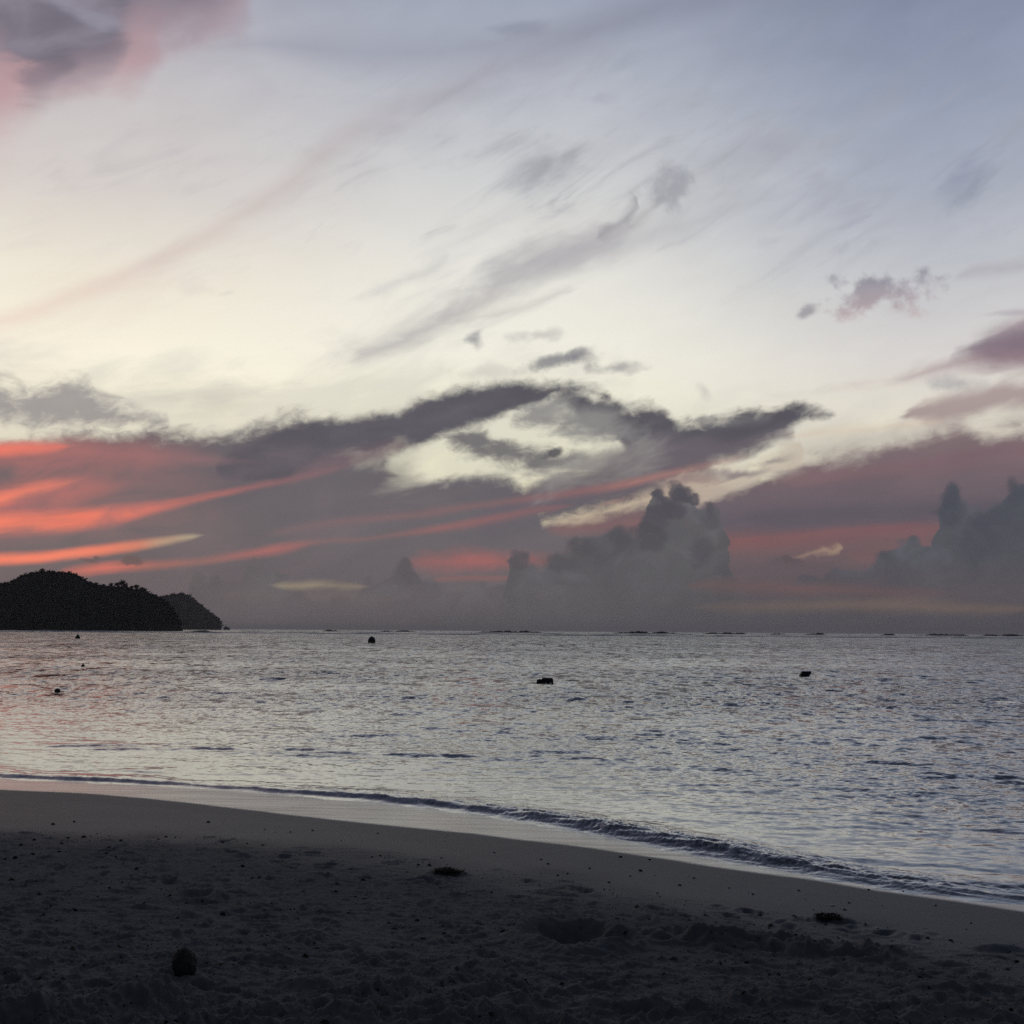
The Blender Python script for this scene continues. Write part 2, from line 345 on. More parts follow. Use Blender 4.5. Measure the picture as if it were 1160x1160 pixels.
# pale gap under the right arm
gap = band([(612, 592), (640, 584), (660, 574), (700, 567), (740, 556), (770, 546), (800, 538), (840, 527), (870, 516), (905, 505)],
           [(612, 589), (650, 591), (700, 582), (740, 573), (790, 566), (830, 558), (860, 544), (905, 525)], 7, 5, W_EDGE, nBF, 1.4, 0.85)
col = g.mix(gap, col, xramp([(640, (214, 200, 172)), (700, (198, 182, 158)), (760, (196, 176, 158)), (840, (196, 184, 168))]))
for (x, y, rx, ry, rt, o, c) in [(838, 536, 55, 8, 5, .85, (134, 122, 126)), (790, 545, 42, 5, 3, .7, (150, 128, 126)), (872, 524, 34, 6, 10, .7, (124, 118, 124)),
                                 (690, 568, 50, 5, 12, .5, (160, 128, 118)), (885, 538, 30, 8, 4, .6, (150, 140, 138))]:
    col = g.mix(blob(x, y, rx, ry, rt, W_EDGE, nB, 0.8, o, 0.9), col, lin(c))

# ---- lit red streaks
def red(pts, stops, **k):
    global col
    col = g.mix(stroke(pts, **k), col, xramp(stops))
mod = g.smooth(nD, -0.6, 0.5, 0.35, 1.0)
red([(-300, 520, 8), (0, 515, 22), (100, 512, 20), (180, 516, 14), (280, 522, 6), (380, 524, 0)], [(0, (180, 113, 110)), (150, (166, 112, 112)), (250, (142, 110, 114))], soft=1.2, n=nB, k=0.8, op=0.75)
red([(-200, 515, 8), (0, 509, 9), (50, 507, 8), (110, 505, 0)], [(0, (236, 124, 108)), (90, (208, 120, 110))], soft=0.9, n=nD, k=0.4, op=0.95)
red([(-200, 620, 22), (0, 572, 30), (60, 562, 24), (120, 552, 14), (180, 545, 0)], [(0, (206, 112, 106)), (150, (160, 112, 110))], soft=1.1, n=nD, k=0.5, op=0.7)
red([(-200, 620, 14), (0, 563, 11), (40, 553, 9), (80, 545, 5), (150, 528, 0)], [(0, (250, 134, 110)), (90, (205, 124, 112))], soft=1.2, n=nD, k=0.8, op=1.0)
red([(-200, 615, 16), (0, 594, 13), (60, 591, 13), (110, 586, 11), (170, 576, 8), (240, 562, 6), (300, 549, 6), (350, 538, 6), (400, 525, 5), (440, 513, 3), (500, 495, 0)],
    [(0, (250, 132, 108)), (90, (238, 126, 106)), (200, (200, 117, 108)), (300, (166, 108, 110)), (370, (138, 105, 110)), (450, (112, 98, 106))], soft=0.8, n=nD, k=0.35, op=1.0, opn=mod)
red([(300, 556, 0), (360, 530, 14), (430, 512, 14), (480, 498, 0)], [(300, (126, 104, 110))], soft=1.2, op=0.6)
red([(-200, 645, 10), (0, 633, 7), (60, 629, 7), (120, 621, 7), (170, 615, 6), (215, 609, 5), (250, 604, 0)],
    [(0, (250, 134, 108)), (110, (240, 134, 110)), (160, (208, 132, 112)), (180, (186, 150, 126)), (225, (168, 158, 138))], soft=0.8, n=nD, k=0.3, op=1.0)
red([(40, 650, 0), (90, 646, 7), (130, 642, 8), (180, 640, 7), (225, 637, 6), (280, 629, 6), (320, 622, 7), (360, 615, 4), (420, 609, 4), (480, 601, 6), (560, 588, 7), (620, 577, 6), (680, 568, 0)],
    [(80, (186, 112, 104)), (125, (232, 124, 108)), (180, (170, 112, 104)), (230, (146, 108, 104)), (310, (178, 110, 107)), (370, (128, 104, 106)), (440, (132, 104, 106)), (500, (154, 106, 106)), (600, (134, 99, 102))],
    soft=1.2, n=nD, k=0.6, op=0.9)
red([(270, 612, 0), (330, 602, 7), (400, 590, 8), (480, 581, 7), (560, 570, 7), (620, 563, 7), (700, 550, 7), (760, 537, 7), (830, 520, 6), (880, 505, 0)],
    [(280, (122, 106, 110)), (380, (132, 105, 109)), (560, (146, 105, 106)), (660, (150, 106, 106)), (720, (182, 124, 114)), (800, (168, 130, 124)), (860, (150, 126, 126))], soft=1.3, n=nD, k=0.6, op=0.72)
red([(600, 600, 0), (640, 600, 12), (700, 596, 16), (740, 590, 14), (800, 585, 0)], [(600, (138, 100, 100))], soft=1.2, n=nD, k=0.5, op=0.7)
red([(440, 636, 0), (480, 636, 13), (525, 635, 17), (570, 636, 13), (620, 635, 9), (650, 632, 8), (710, 628, 0)], [(470, (150, 100, 100)), (530, (178, 102, 98)), (640, (142, 96, 96))], soft=1.3, n=nBF, k=0.6, op=0.72)
red([(470, 660, 0), (500, 656, 4), (560, 655, 5), (600, 655, 0)], [(500, (140, 102, 100))], soft=1.0, op=0.7)
red([(220, 680, 0), (280, 672, 10), (420, 678, 12), (460, 680, 0)], [(280, (118, 108, 106))], soft=1.2, op=0.6)
red([(770, 619, 0), (810, 615, 13), (860, 614, 16), (940, 608, 15), (1000, 603, 14), (1060, 600, 16), (1100, 598, 0)], [(800, (136, 92, 92)), (1000, (130, 92, 94))], soft=1.1, n=nD, k=0.4, op=0.7)
red([(780, 618, 0), (820, 613, 5), (880, 608, 5), (950, 602, 5), (1020, 595, 6), (1070, 590, 0)], [(800, (144, 95, 95)), (950, (136, 93, 95)), (1050, (126, 88, 94))], soft=1.4, n=nBF, k=0.9, op=0.5)
red([(940, 626, 0), (980, 630, 12), (1030, 622, 14), (1060, 610, 0)], [(960, (126, 92, 94))], soft=1.2, op=0.6)
red([(880, 629, 0), (902, 627, 1.5), (925, 624, 3.5), (950, 620, 5), (962, 618, 0)], [(900, (156, 128, 114)), (945, (182, 156, 130))], W=W_PUFF, soft=1.3, n=nC, k=0.5, op=0.65)
red([(810, 588, 0), (860, 586, 10), (960, 582, 14), (1060, 576, 14), (1200, 575, 8)], [(860, (94, 88, 98))], soft=1.0, n=nB, k=0.4, op=0.8)
red([(840, 545, 0), (920, 540, 12), (1040, 525, 14), (1160, 508, 14), (1300, 500, 0)], [(860, (136, 108, 110)), (1100, (128, 98, 108))], soft=1.2, n=nD, k=0.5, op=0.6)

wP, _p = g.noise(Pxy, 17.0, 4, 0.5, dist=0.8); nP = pm(wP)
rw_ = g.m('MULTIPLY', g.smooth(U, U_(azel(620, 580)[0]), U_(azel(60, 580)[0])), g.smooth(V, V_(azel(200, 488)[1]), V_(azel(200, 506)[1])))
col = g.mix(g.m('MULTIPLY', rw_, g.m('MULTIPLY', g.smooth(g.m('ADD', nB, g.m('MULTIPLY', nC, 0.35)), 0.02, 0.50), 0.55)), col, lin((116, 101, 107)))
# ---- cumulus banks low over the sea (far, so their feet dissolve)
def cum(top, c_top, c_low, soft=3.0, op=1.0, foot=(690, 716), W=W_PUFF, k=0.55, lumps=True):
    global col
    m = band(top, None, soft, 1, W, nV, k * 2.2, op)
    xs = [p[0] for p in top]; xm = (xs[0] + xs[-1]) / 2
    c = vramp(xm, [(min(p[1] for p in top), c_top), (foot[0], c_low)])
    if lumps:
        c = g.mix(g.smooth(nP, -0.05, 0.45, 0.0, 0.7), c, lin(tuple(min(255, v + 12) for v in c_top)))
        c = g.mix(g.smooth(nP, 0.0, -0.45, 0.0, 0.6), c, lin(tuple(v - 11 for v in c_top)))
    f = g.smooth(V, V_(azel(xm, foot[1])[1]), V_(azel(xm, foot[0] - 45)[1]), 0.0, 1.0)
    col = g.mix(g.m('MULTIPLY', m, f), col, c)
LOW = (88, 88, 92)
cum([(190, 700), (212, 662), (222, 652), (240, 646), (246, 642), (254, 650), (270, 645), (285, 634), (300, 632), (312, 636), (318, 650), (330, 664), (350, 690)], (92, 93, 97), (102, 98, 101), 3, 0.9)
cum([(240, 720), (270, 690), (300, 674), (340, 672), (360, 680), (385, 668), (395, 674), (405, 662), (418, 652), (432, 648), (448, 640), (456, 632), (466, 634), (474, 648), (490, 656), (520, 660), (560, 658), (600, 665), (680, 700)],
    (93, 92, 96), (93, 90, 94), 3, 0.9)
cum([(560, 700), (572, 660), (580, 632), (588, 625), (598, 630), (606, 640), (620, 636), (632, 620), (640, 612), (652, 612), (662, 604), (678, 598), (690, 600), (702, 594), (716, 600),
     (724, 596), (730, 588), (736, 564), (744, 556), (756, 562), (768, 553), (778, 554), (790, 562), (798, 572), (806, 568), (814, 574), (820, 592), (826, 620), (836, 655), (860, 690), (890, 716)],
    (92, 92, 97), LOW, 3, 0.93)
cum([(640, 716), (700, 660), (730, 622), (738, 612), (750, 618), (770, 610), (800, 628), (815, 660), (870, 716)], (94, 94, 97), LOW, 14, 0.6, lumps=False)
def puff(x, y, rx, ry, c, op=1.0, s=0.35):
    global col
    col = g.mix(blob(x, y, rx, ry, 0, W_PUFF, nC, 0.75, op, s), col, lin(c))
for q in [(744, 561, 12, 13), (757, 570, 12, 9), (768, 557, 13, 12), (777, 561, 10, 10), (787, 566, 8, 6), (748, 580, 16, 13), (764, 578, 18, 12)]: puff(*q, (82, 80, 88), 0.9, 0.5)
for q in [(744, 592, 18, 14, (84, 82, 89)), (803, 576, 9, 12, (84, 82, 89)), (806, 590, 13, 14, (86, 84, 90)), (776, 592, 16, 10, (98, 93, 97)), (790, 600, 18, 12, (94, 91, 95)),
          (700, 612, 26, 16, (82, 81, 87)), (660, 622, 20, 14, (84, 82, 88)), (738, 610, 26, 18, (80, 79, 85)), (590, 634, 14, 14, (88, 85, 91)), (796, 622, 16, 20, (82, 80, 87)),
          (640, 640, 24, 14, (86, 84, 90)), (455, 640, 13, 12, (92, 89, 94))]: puff(*q, op=0.8, s=0.6)
cum([(820, 720), (850, 690), (880, 660), (930, 648), (955, 640), (975, 640), (990, 630), (1004, 616), (1020, 610), (1040, 608), (1055, 615), (1060, 590), (1064, 566), (1070, 554),
     (1080, 547), (1088, 553), (1092, 566), (1099, 573), (1108, 569), (1122, 566), (1136, 562), (1142, 548), (1152, 542), (1170, 538), (1250, 545), (1350, 600)],
    (84, 87, 96), (82, 83, 90), 3, 0.95, foot=(672, 694))
for q in [(1076, 560, 15, 15), (1075, 580, 17, 22), (1150, 560, 16, 18), (1130, 585, 26, 18), (1110, 610, 30, 26)]: puff(*q, (75, 77, 87), op=0.75, s=0.6)
cum([(826, 660), (856, 638), (872, 628), (888, 624), (906, 626), (925, 632), (938, 630), (950, 644), (965, 652)], (82, 81, 87), (84, 82, 88), 3, 0.85, foot=(662, 652))
for (x, y, rx, ry) in [(97, 636, 15, 4.5), (107, 633, 6, 4), (152, 637, 14, 5.5)]: puff(x, y, rx, ry, (106, 92, 94), 0.9, 0.6)
red([(740, 668, 0), (830, 664, 12), (930, 668, 10), (1040, 672, 7), (1120, 674, 0)], [(780, (110, 90, 90)), (900, (120, 91, 90)), (1050, (106, 86, 89))], soft=1.4, n=nD, k=0.6, op=0.75)
red([(740, 688, 0), (820, 688, 8), (980, 686, 10), (1120, 690, 8), (1250, 690, 0)], [(780, (106, 95, 90)), (980, (118, 102, 94))], soft=1.1, n=nD, k=0.4, op=0.85)
red([(290, 662, 0), (335, 663, 7), (370, 662, 8), (400, 664, 6), (440, 664, 0)], [(320, (158, 147, 124)), (400, (146, 134, 116))], soft=1.2, n=nB, k=0.8, op=0.85)
# murk above the horizon
mk = g.smooth(V, V_(azel(580, 716)[1]), V_(azel(580, 676)[1]), 0.80, 0.0)
col = g.mix(mk, col, xramp([(0, (120, 106, 107)), (300, (103, 98, 101)), (600, (90, 88, 92)), (1160, (78, 77, 83))]))
# fine mottling of the whole cover
col = g.mix(0.10, col, g.mix(wB, (0.0, 0.0, 0.0), (1, 1, 1)), 'OVERLAY')

# ---- round the rest of the sky: the dusk glow is only in the west, the east is dim blue-grey cover
dotf = g.smooth(dy, 0.0, 0.68)
east = g.ramp(el, [(0.0, lin((58, 60, 68))), (0.6, lin((62, 67, 80))), (1.0, lin((64, 71, 88)))])
col = g.mix(dotf, east, col)
up = g.smooth(el, 0.66, 1.2)
col = g.mix(up, col, lin((60, 66, 80)))
sky = NT.nodes.new('ShaderNodeTexSky'); sky.sky_type = 'NISHITA'; sky.sun_disc = False
SUN_EL, SUN_AZ = math.radians(1.0), math.radians(-27.0)
sky.sun_elevation = SUN_EL; sky.sun_rotation = SUN_AZ; sky.altitude = 0; sky.dust_density = 2.0
skys = g.mix(1.0, sky.outputs[0], (0.002, 0.002, 0.002), 'MULTIPLY')
col = g.mix(1.0, col, skys, 'ADD')
go = NT.nodes.new('NodeGroupOutput'); NT.links.new(col, go.inputs[0])
gn = WT.nodes.new('ShaderNodeGroup'); gn.node_tree = NT
bg = WT.nodes.new('ShaderNodeBackground'); WT.links.new(gn.outputs[0], bg.inputs[0]); bg.inputs[1].default_value = 1.0
wo = WT.nodes.new('ShaderNodeOutputWorld'); WT.links.new(bg.outputs[0], wo.inputs[0])
world.cycles.sampling_method = 'MANUAL'; world.cycles.sample_map_resolution = 512

# the sun has just gone down in the glow: only a weak, wide, warm light is left of it
sun_d = bpy.data.lights.new('sun', 'SUN'); sun = bpy.data.objects.new('sun', sun_d); sc.collection.objects.link(sun)
sun_d.energy = 0.01; sun_d.angle = math.radians(50); sun_d.color = (1.0, 0.62, 0.45)
sd = Vector((math.sin(SUN_AZ), math.cos(SUN_AZ), math.tan(math.radians(5.0))))
sun.rotation_euler = sd.to_track_quat('Z', 'Y').to_euler()
# ------------------------------------------------------------------ helpers
rng = np.random.default_rng(11)
random.seed(5)
COL = sc.collection
_perm = np.random.default_rng(3).permutation(4096).astype(np.int64)
_ang = np.random.default_rng(4).random(4096) * 2 * np.pi
_gx, _gy = np.cos(_ang).astype(np.float32), np.sin(_ang).astype(np.float32)
def perlin(x, y, seed=0):
    xi = np.floor(x).astype(np.int64); yi = np.floor(y).astype(np.int64)
    fx = (x - xi).astype(np.float32); fy = (y - yi).astype(np.float32)
    u = fx * fx * fx * (fx * (fx * 6 - 15) + 10); v = fy * fy * fy * (fy * (fy * 6 - 15) + 10)
    def gr(ix, iy, dx_, dy_):
        h = _perm[(_perm[(ix + seed * 131) & 4095] + iy) & 4095]
        return _gx[h] * dx_ + _gy[h] * dy_
    a = gr(xi, yi, fx, fy); b = gr(xi + 1, yi, fx - 1, fy)
    c = gr(xi, yi + 1, fx, fy - 1); d = gr(xi + 1, yi + 1, fx - 1, fy - 1)
    return (a + (b - a) * u) * (1 - v) + (c + (d - c) * u) * v
def fbm(x, y, oct=4, gain=0.5, seed=0):
    s = 0; a = 1.0
    for k in range(oct):
        s = s + a * perlin(x * 2.03 ** k + 17.3 * k, y * 2.03 ** k - 9.1 * k, seed + k); a *= gain
    return s
def sstep(x, a, b):
    t = np.clip((x - a) / (b - a), 0, 1); return t * t * (3 - 2 * t)

def tag(o, label=None, cat=None, group=None, kind=None):
    for k, v in (('label', label), ('category', cat), ('group', group), ('kind', kind)):
        if v: o[k] = v
    return o
def link(name, me, mat=None, parent=None, loc=None):
    o = bpy.data.objects.new(name, me); COL.objects.link(o)
    if mat is not None and me is not None and not me.materials: me.materials.append(mat)
    if parent is not None: o.parent = parent
    if loc is not None: o.location = loc
    return o
def empty(name, loc, rz=0.0):
    o = bpy.data.objects.new(name, None); COL.objects.link(o); o.location = loc; o.rotation_euler = (0, 0, rz); return o
def grid_mesh(name, X, Y, Z, mat, wrap=False, attrs=None):
    R, C = X.shape
    me = bpy.data.meshes.new(name)
    me.vertices.add(R * C)
    me.vertices.foreach_set('co', np.stack([X, Y, Z], -1).astype(np.float32).ravel())
    i = np.arange(R - 1)[:, None]; j = np.arange(C if wrap else C - 1)[None, :]
    j2 = (j + 1) % C
    q = np.stack([i * C + j, i * C + j2, (i + 1) * C + j2, (i + 1) * C + j], -1).reshape(-1, 4)
    n = len(q)
    me.loops.add(n * 4); me.polygons.add(n)
    me.loops.foreach_set('vertex_index', q.ravel().astype(np.int32))
    me.polygons.foreach_set('loop_start', (np.arange(n) * 4).astype(np.int32))
    me.polygons.foreach_set('use_smooth', np.ones(n, bool))
    me.update(calc_edges=True)
    if attrs:
        for k, a in attrs.items():
            at = me.attributes.new(k, 'FLOAT', 'POINT'); at.data.foreach_set('value', a.astype(np.float32).ravel())
    me.materials.append(mat)
    return me

# ------------------------------------------------------------------ materials
def new_mat(name):
    m = bpy.data.materials.new(name); m.use_nodes = True
    nt = m.node_tree; b = nt.nodes['Principled BSDF']
    return m, G(nt), b
def plain(name, c1, c2, scale, rough, bump=0.0, bscale=30.0, spec=0.3):
    m, h, b = new_mat(name)
    geo = h.nt.nodes.new('ShaderNodeTexCoord').outputs['Object']
    f, _ = h.noise(geo, scale, 5, 0.6)
    h.put(b.inputs['Base Color'], h.mix(h.smooth(f, 0.3, 0.7), c1, c2))
    b.inputs['Roughness'].default_value = rough
    b.inputs['Specular IOR Level'].default_value = spec
    if bump:
        f2, _ = h.noise(geo, bscale, 6, 0.65)
        bn = h.nt.nodes.new('ShaderNodeBump'); bn.inputs['Strength'].default_value = 0.8; bn.inputs['Distance'].default_value = bump
        h.put(bn.inputs['Height'], f2); h.nt.links.new(bn.outputs[0], b.inputs['Normal'])
    return m

# sea water
m_sea, h, b = new_mat('sea_water')
pos = h.nt.nodes.new('ShaderNodeNewGeometry').outputs['Position']
b.inputs['Base Color'].default_value = (0.020, 0.024, 0.030, 1)
b.inputs['Roughness'].default_value = 0.06
b.inputs['IOR'].default_value = 1.50
def stretch(h, v, sx, sy, rot):
    n = h.nt.nodes.new('ShaderNodeMapping'); n.inputs['Rotation'].default_value = (0, 0, math.radians(rot))
    n.inputs['Scale'].default_value = (sx, sy, 1); h.nt.links.new(v, n.inputs[0]); return n.outputs[0]
def vm(h, op, a, b2=None, sc_=None):
    n = h.nt.nodes.new('ShaderNodeVectorMath'); n.operation = op
    h.nt.links.new(a, n.inputs[0])
    if b2 is not None: h.put(n.inputs[1], b2)
    if sc_ is not None: h.put(n.inputs['Scale'], sc_)
    return n.outputs[0]
def attr(h, nm):
    n = h.nt.nodes.new('ShaderNodeAttribute'); n.attribute_name = nm; return n.outputs['Fac']
def tiltnoise(sx, sy, rot, scale, amp, det=2, rough=0.5, dist=0.3):
    _, c = h.noise(stretch(h, pos, sx, sy, rot), scale, det, rough, dist=dist)
    v = vm(h, 'SUBTRACT', c, (0.5, 0.5, 0.5))
    v = vm(h, 'MULTIPLY', v, (0.7, 1.0, 0.0))
    return vm(h, 'SCALE', v, None, amp)
N0 = h.nt.nodes.new('ShaderNodeNewGeometry').outputs['Normal']
t1 = tiltnoise(1.0, 1.5, 28, 7.0, h.m('MULTIPLY', attr(h, 'ripple'), 1.0), 3, 0.6)       # hand-sized ripples
t2 = tiltnoise(1.0, 0.75, 20, 1.9, h.m('MULTIPLY', attr(h, 'chop'), 1.55), 3, 0.6)        # wavelets of half a metre
t3 = tiltnoise(1.0, 0.30, 8, 1.2, h.m('MULTIPLY', attr(h, 'chop_mid'), 1.6), 3, 0.6)
t4 = tiltnoise(1.0, 0.13, 4, 0.7, h.m('MULTIPLY', attr(h, 'chop_far'), 1.7), 3, 0.6)
# seen from the beach the wavelets show mostly their shoreward faces
lean = vm(h, 'SCALE', h.comb(-0.3, -0.95, 0.0), None, attr(h, 'lean'))
nn = vm(h, 'NORMALIZE', vm(h, 'ADD', vm(h, 'ADD', vm(h, 'ADD', N0, lean), vm(h, 'ADD', t1, t2)), vm(h, 'ADD', t3, t4)))
h.nt.links.new(nn, b.inputs['Normal'])
# churned shore water carries sand and a little foam
af = h.nt.nodes.new('ShaderNodeAttribute'); af.attribute_name = 'foam'
ff, _ = h.noise(stretch(h, pos, 1.0, 1.8, 34), 16.0, 4, 0.7)
fm = h.m('MULTIPLY', af.outputs['Fac'], h.smooth(ff, 0.50, 0.63))
h.put(b.inputs['Base Color'], h.mix(fm, (0.018, 0.023, 0.031), (0.36, 0.37, 0.40)))
h.put(b.inputs['Roughness'], h.mad(fm, 0.5, 0.06))
def sheen_over(h, b, normal, power, gate, rough, ior=1.36):
    fr = h.nt.nodes.new('ShaderNodeFresnel'); fr.inputs['IOR'].default_value = ior
    gl = h.nt.nodes.new('ShaderNodeBsdfGlossy'); gl.inputs['Color'].default_value = (0.95, 0.98, 1.0, 1); h.put(gl.inputs['Roughness'], rough)
    if normal is not None:
        h.nt.links.new(normal, fr.inputs['Normal']); h.nt.links.new(normal, gl.inputs['Normal'])
    mx = h.nt.nodes.new('ShaderNodeMixShader'); out = [n for n in h.nt.nodes if n.type == 'OUTPUT_MATERIAL'][0]
    f = h.m('POWER', fr.outputs[0], power)
    if gate is not None: f = h.m('MULTIPLY', f, gate)
    h.put(mx.inputs[0], f); h.nt.links.new(b.outputs[0], mx.inputs[1]); h.nt.links.new(gl.outputs[0], mx.inputs[2])
    h.nt.links.new(mx.outputs[0], out.inputs['Surface'])
b.inputs['Specular IOR Level'].default_value = 0.0
sheen_over(h, b, nn, 0.55, None, h.mad(fm, 0.4, 0.07))

# sand: wet film, damp smooth band, dry trampled part
m_sand, h, b = new_mat('beach_sand')
pos = h.nt.nodes.new('ShaderNodeNewGeometry').outputs['Position']
aw = h.nt.nodes.new('ShaderNodeAttribute'); aw.attribute_name = 'wet'
at_ = h.nt.nodes.new('ShaderNodeAttribute'); at_.attribute_name = 'trampled'
n1, _ = h.noise(pos, 1.3, 4, 0.55); n2, _ = h.noise(pos, 240.0, 2, 0.6); n3, _ = h.noise(pos, 14.0, 5, 0.65)
dry = h.mix(h.smooth(n1, 0.3, 0.7), (0.120, 0.124, 0.132), (0.162, 0.162, 0.164))
dry = h.mix(h.smooth(n3, 0.35, 0.75, 0.0, 0.55), dry, (0.072, 0.070, 0.070))
dry = h.mix(h.smooth(n2, 0.3, 0.7, 0.0, 0.25), dry, (0.21, 0.20, 0.19))
damp = h.mix(h.smooth(n1, 0.3, 0.7), (0.066, 0.069, 0.082), (0.084, 0.086, 0.098))
cbase = h.mix(at_.outputs['Fac'], damp, dry)
cbase = h.mix(aw.outputs['Fac'], cbase, (0.050, 0.046, 0.044))
h.put(b.inputs['Base Color'], cbase)
sheen, _ = h.noise(stretch(h, pos, 0.28, 4.0, 34), 2.0, 5, 0.65)
rw = h.mad(h.smooth(sheen, 0.35, 0.7), 0.12, 0.20)
rd = h.mad(at_.outputs['Fac'], 0.30, 0.62)
rr = h.nt.nodes.new('ShaderNodeMix'); h.put(rr.inputs[0], aw.outputs['Fac']); h.put(rr.inputs[2], rd); h.put(rr.inputs[3], rw)
h.put(b.inputs['Roughness'], rr.outputs[0])
h.put(b.inputs['IOR'], h.mad(aw.outputs['Fac'], 0.22, 1.36))
h.put(b.inputs['Specular IOR Level'], h.mad(at_.outputs['Fac'], -0.35, 0.5))
grain = h.m('ADD', h.m('MULTIPLY', n3, 0.012), h.m('MULTIPLY', n2, 0.0018))
dr = h.m('SUBTRACT', 1.0, h.m('MULTIPLY', aw.outputs['Fac'], 0.985))
bn = h.nt.nodes.new('ShaderNodeBump'); bn.inputs['Strength'].default_value = 1.0; bn.inputs['Distance'].default_value = 1.0
h.put(bn.inputs['Height'], h.m('MULTIPLY', grain, h.m('MULTIPLY', dr, h.mad(at_.outputs['Fac'], 0.85, 0.15)))); h.nt.links.new(bn.outputs[0], b.inputs['Normal'])

gate = h.m('MULTIPLY', aw.outputs['Fac'], h.mad(h.smooth(sheen, 0.35, 0.65), 0.50, 0.38))
gateD = h.m('MAXIMUM', gate, h.mad(at_.outputs['Fac'], -0.045, 0.045))
sheen_over(h, b, None, 0.60, gateD, h.m('MULTIPLY', h.mad(aw.outputs['Fac'], -1.0, 1.0), 0.25) if False else h.mad(aw.outputs['Fac'], -0.26, 0.52), 1.40)
m_rock = plain('dark_rock', (0.022, 0.021, 0.020), (0.050, 0.046, 0.042), 0.4, 0.85, 0.05, 3.0)
m_veg = plain('dark_foliage', (0.026, 0.029, 0.025), (0.036, 0.038, 0.031), 0.08, 1.0, spec=0.0)
m_bark = plain('bark', (0.03, 0.025, 0.02), (0.05, 0.042, 0.035), 2.0, 0.9)
m_weed = plain('seaweed', (0.012, 0.011, 0.009), (0.030, 0.026, 0.018), 30.0, 0.7)
m_stone = plain('wet_stone', (0.020, 0.021, 0.018), (0.055, 0.055, 0.048), 9.0, 0.75, 0.006, 30.0)
m_peb = plain('pebble_stone', (0.02, 0.02, 0.02), (0.06, 0.055, 0.05), 40.0, 0.6)
m_shell = plain('pale_shell', (0.55, 0.53, 0.50), (0.75, 0.73, 0.70), 40.0, 0.5)
m_float = plain('weathered_float', (0.010, 0.010, 0.012), (0.030, 0.030, 0.034), 6.0, 0.55)
m_rope = plain('rope', (0.03, 0.028, 0.025), (0.06, 0.055, 0.05), 40.0, 0.9)
m_foam = plain('foam', (0.45, 0.46, 0.48), (0.62, 0.63, 0.65), 0.3, 0.8)

# ------------------------------------------------------------------ shore layout
T_ = np.array([0.829, -0.559]); N_ = np.array([-0.559, -0.829])      # along the shore / inland
SLOPE = 0.055
def tq(x, y): return x * T_[0] + y * T_[1], x * N_[0] + y * N_[1]
shore_px = [(0, 880), (100, 884), (200, 889), (300, 896), (400, 904), (500, 914), (600, 929), (700, 948), (800, 968), (900, 986), (1000, 1004), (1080, 1013), (1160, 1021)]
P = [on_level(x, y, 0.02) for x, y in shore_px]
st, sq = zip(*[tq(p.x, p.y) for p in P])
st, sq = np.array(st), np.array(sq)
def q_shore(t): return np.interp(t, st, sq)
def bz(d): return 0.028 * d if d < 2.0 else 0.056 + 0.0570 * (d - 2.0)
wet_px = [(0, 896), (80, 899), (150, 905), (230, 913), (300, 922), (360, 929), (400, 933), (520, 945), (640, 960), (760, 977), (860, 992), (920, 1000), (1000, 1013), (1080, 1024), (1160, 1036)]
wt, wd = [], []
for x, y in wet_px:
    z = 0.05
    for _ in range(6):
        p = on_level(x, y, z); t, q = tq(p.x, p.y); z = bz(q - q_shore(t))
    wt.append(t); wd.append(q - q_shore(t))
wt, wd = np.array(wt), np.array(wd)

rough_px = [(0, 940), (100, 943), (200, 947), (300, 955), (400, 966), (500, 976), (600, 990), (700, 1004), (800, 1018), (900, 1034), (1000, 1050), (1080, 1062), (1160, 1078)]
rt, rd_ = [], []
for x, y in rough_px:
    z = 0.2
    for _ in range(8):
        p = on_level(x, y, z); t, q = tq(p.x, p.y); z = bz(q - q_shore(t))
    rt.append(t); rd_.append(q - q_shore(t))
rt, rd_ = np.array(rt), np.array(rd_)

# ------------------------------------------------------------------ sea
def az_cols(step, dense=27.5, coarse=60):
    a = np.arange(-dense, dense + 1e-6, step)
    b_ = np.linspace(dense, 360 - dense, coarse + 2)[1:-1]
    return np.radians(np.concatenate([a, b_]))
rows = np.concatenate([[2736 / 0.5, 460, 440, 420], np.arange(400, 0.6, -0.5), [0.5, 0.4, 0.3, 0.2, 0.13]])
r = 2.2 * 1244 / rows[1:]
r = np.concatenate([[0.5, 3.0], r])
az_ = az_cols(0.05)
R_, A_ = np.meshgrid(r, az_, indexing='ij')
X = R_ * np.sin(A_); Y = R_ * np.cos(A_)
drow = np.gradient(r)[:, None] * np.ones_like(X)
T, Q = tq(X, Y)
dsh = Q - q_shore(T)                     # > 0 inland
off = -dsh
Z = np.zeros_like(X)
wx = X + 0.8 * fbm(X * 0.15, Y * 0.15, 2, seed=5); wy = Y + 0.8 * fbm(X * 0.15, Y * 0.15, 2, seed=9)
patch = 0.75 + 0.7 * fbm(X * 0.035, Y * 0.05, 3, seed=12)
patch = np.clip(patch, 0.3, 1.5)
nw = 110
lams = np.exp(np.linspace(math.log(0.16), math.log(14.0), nw))
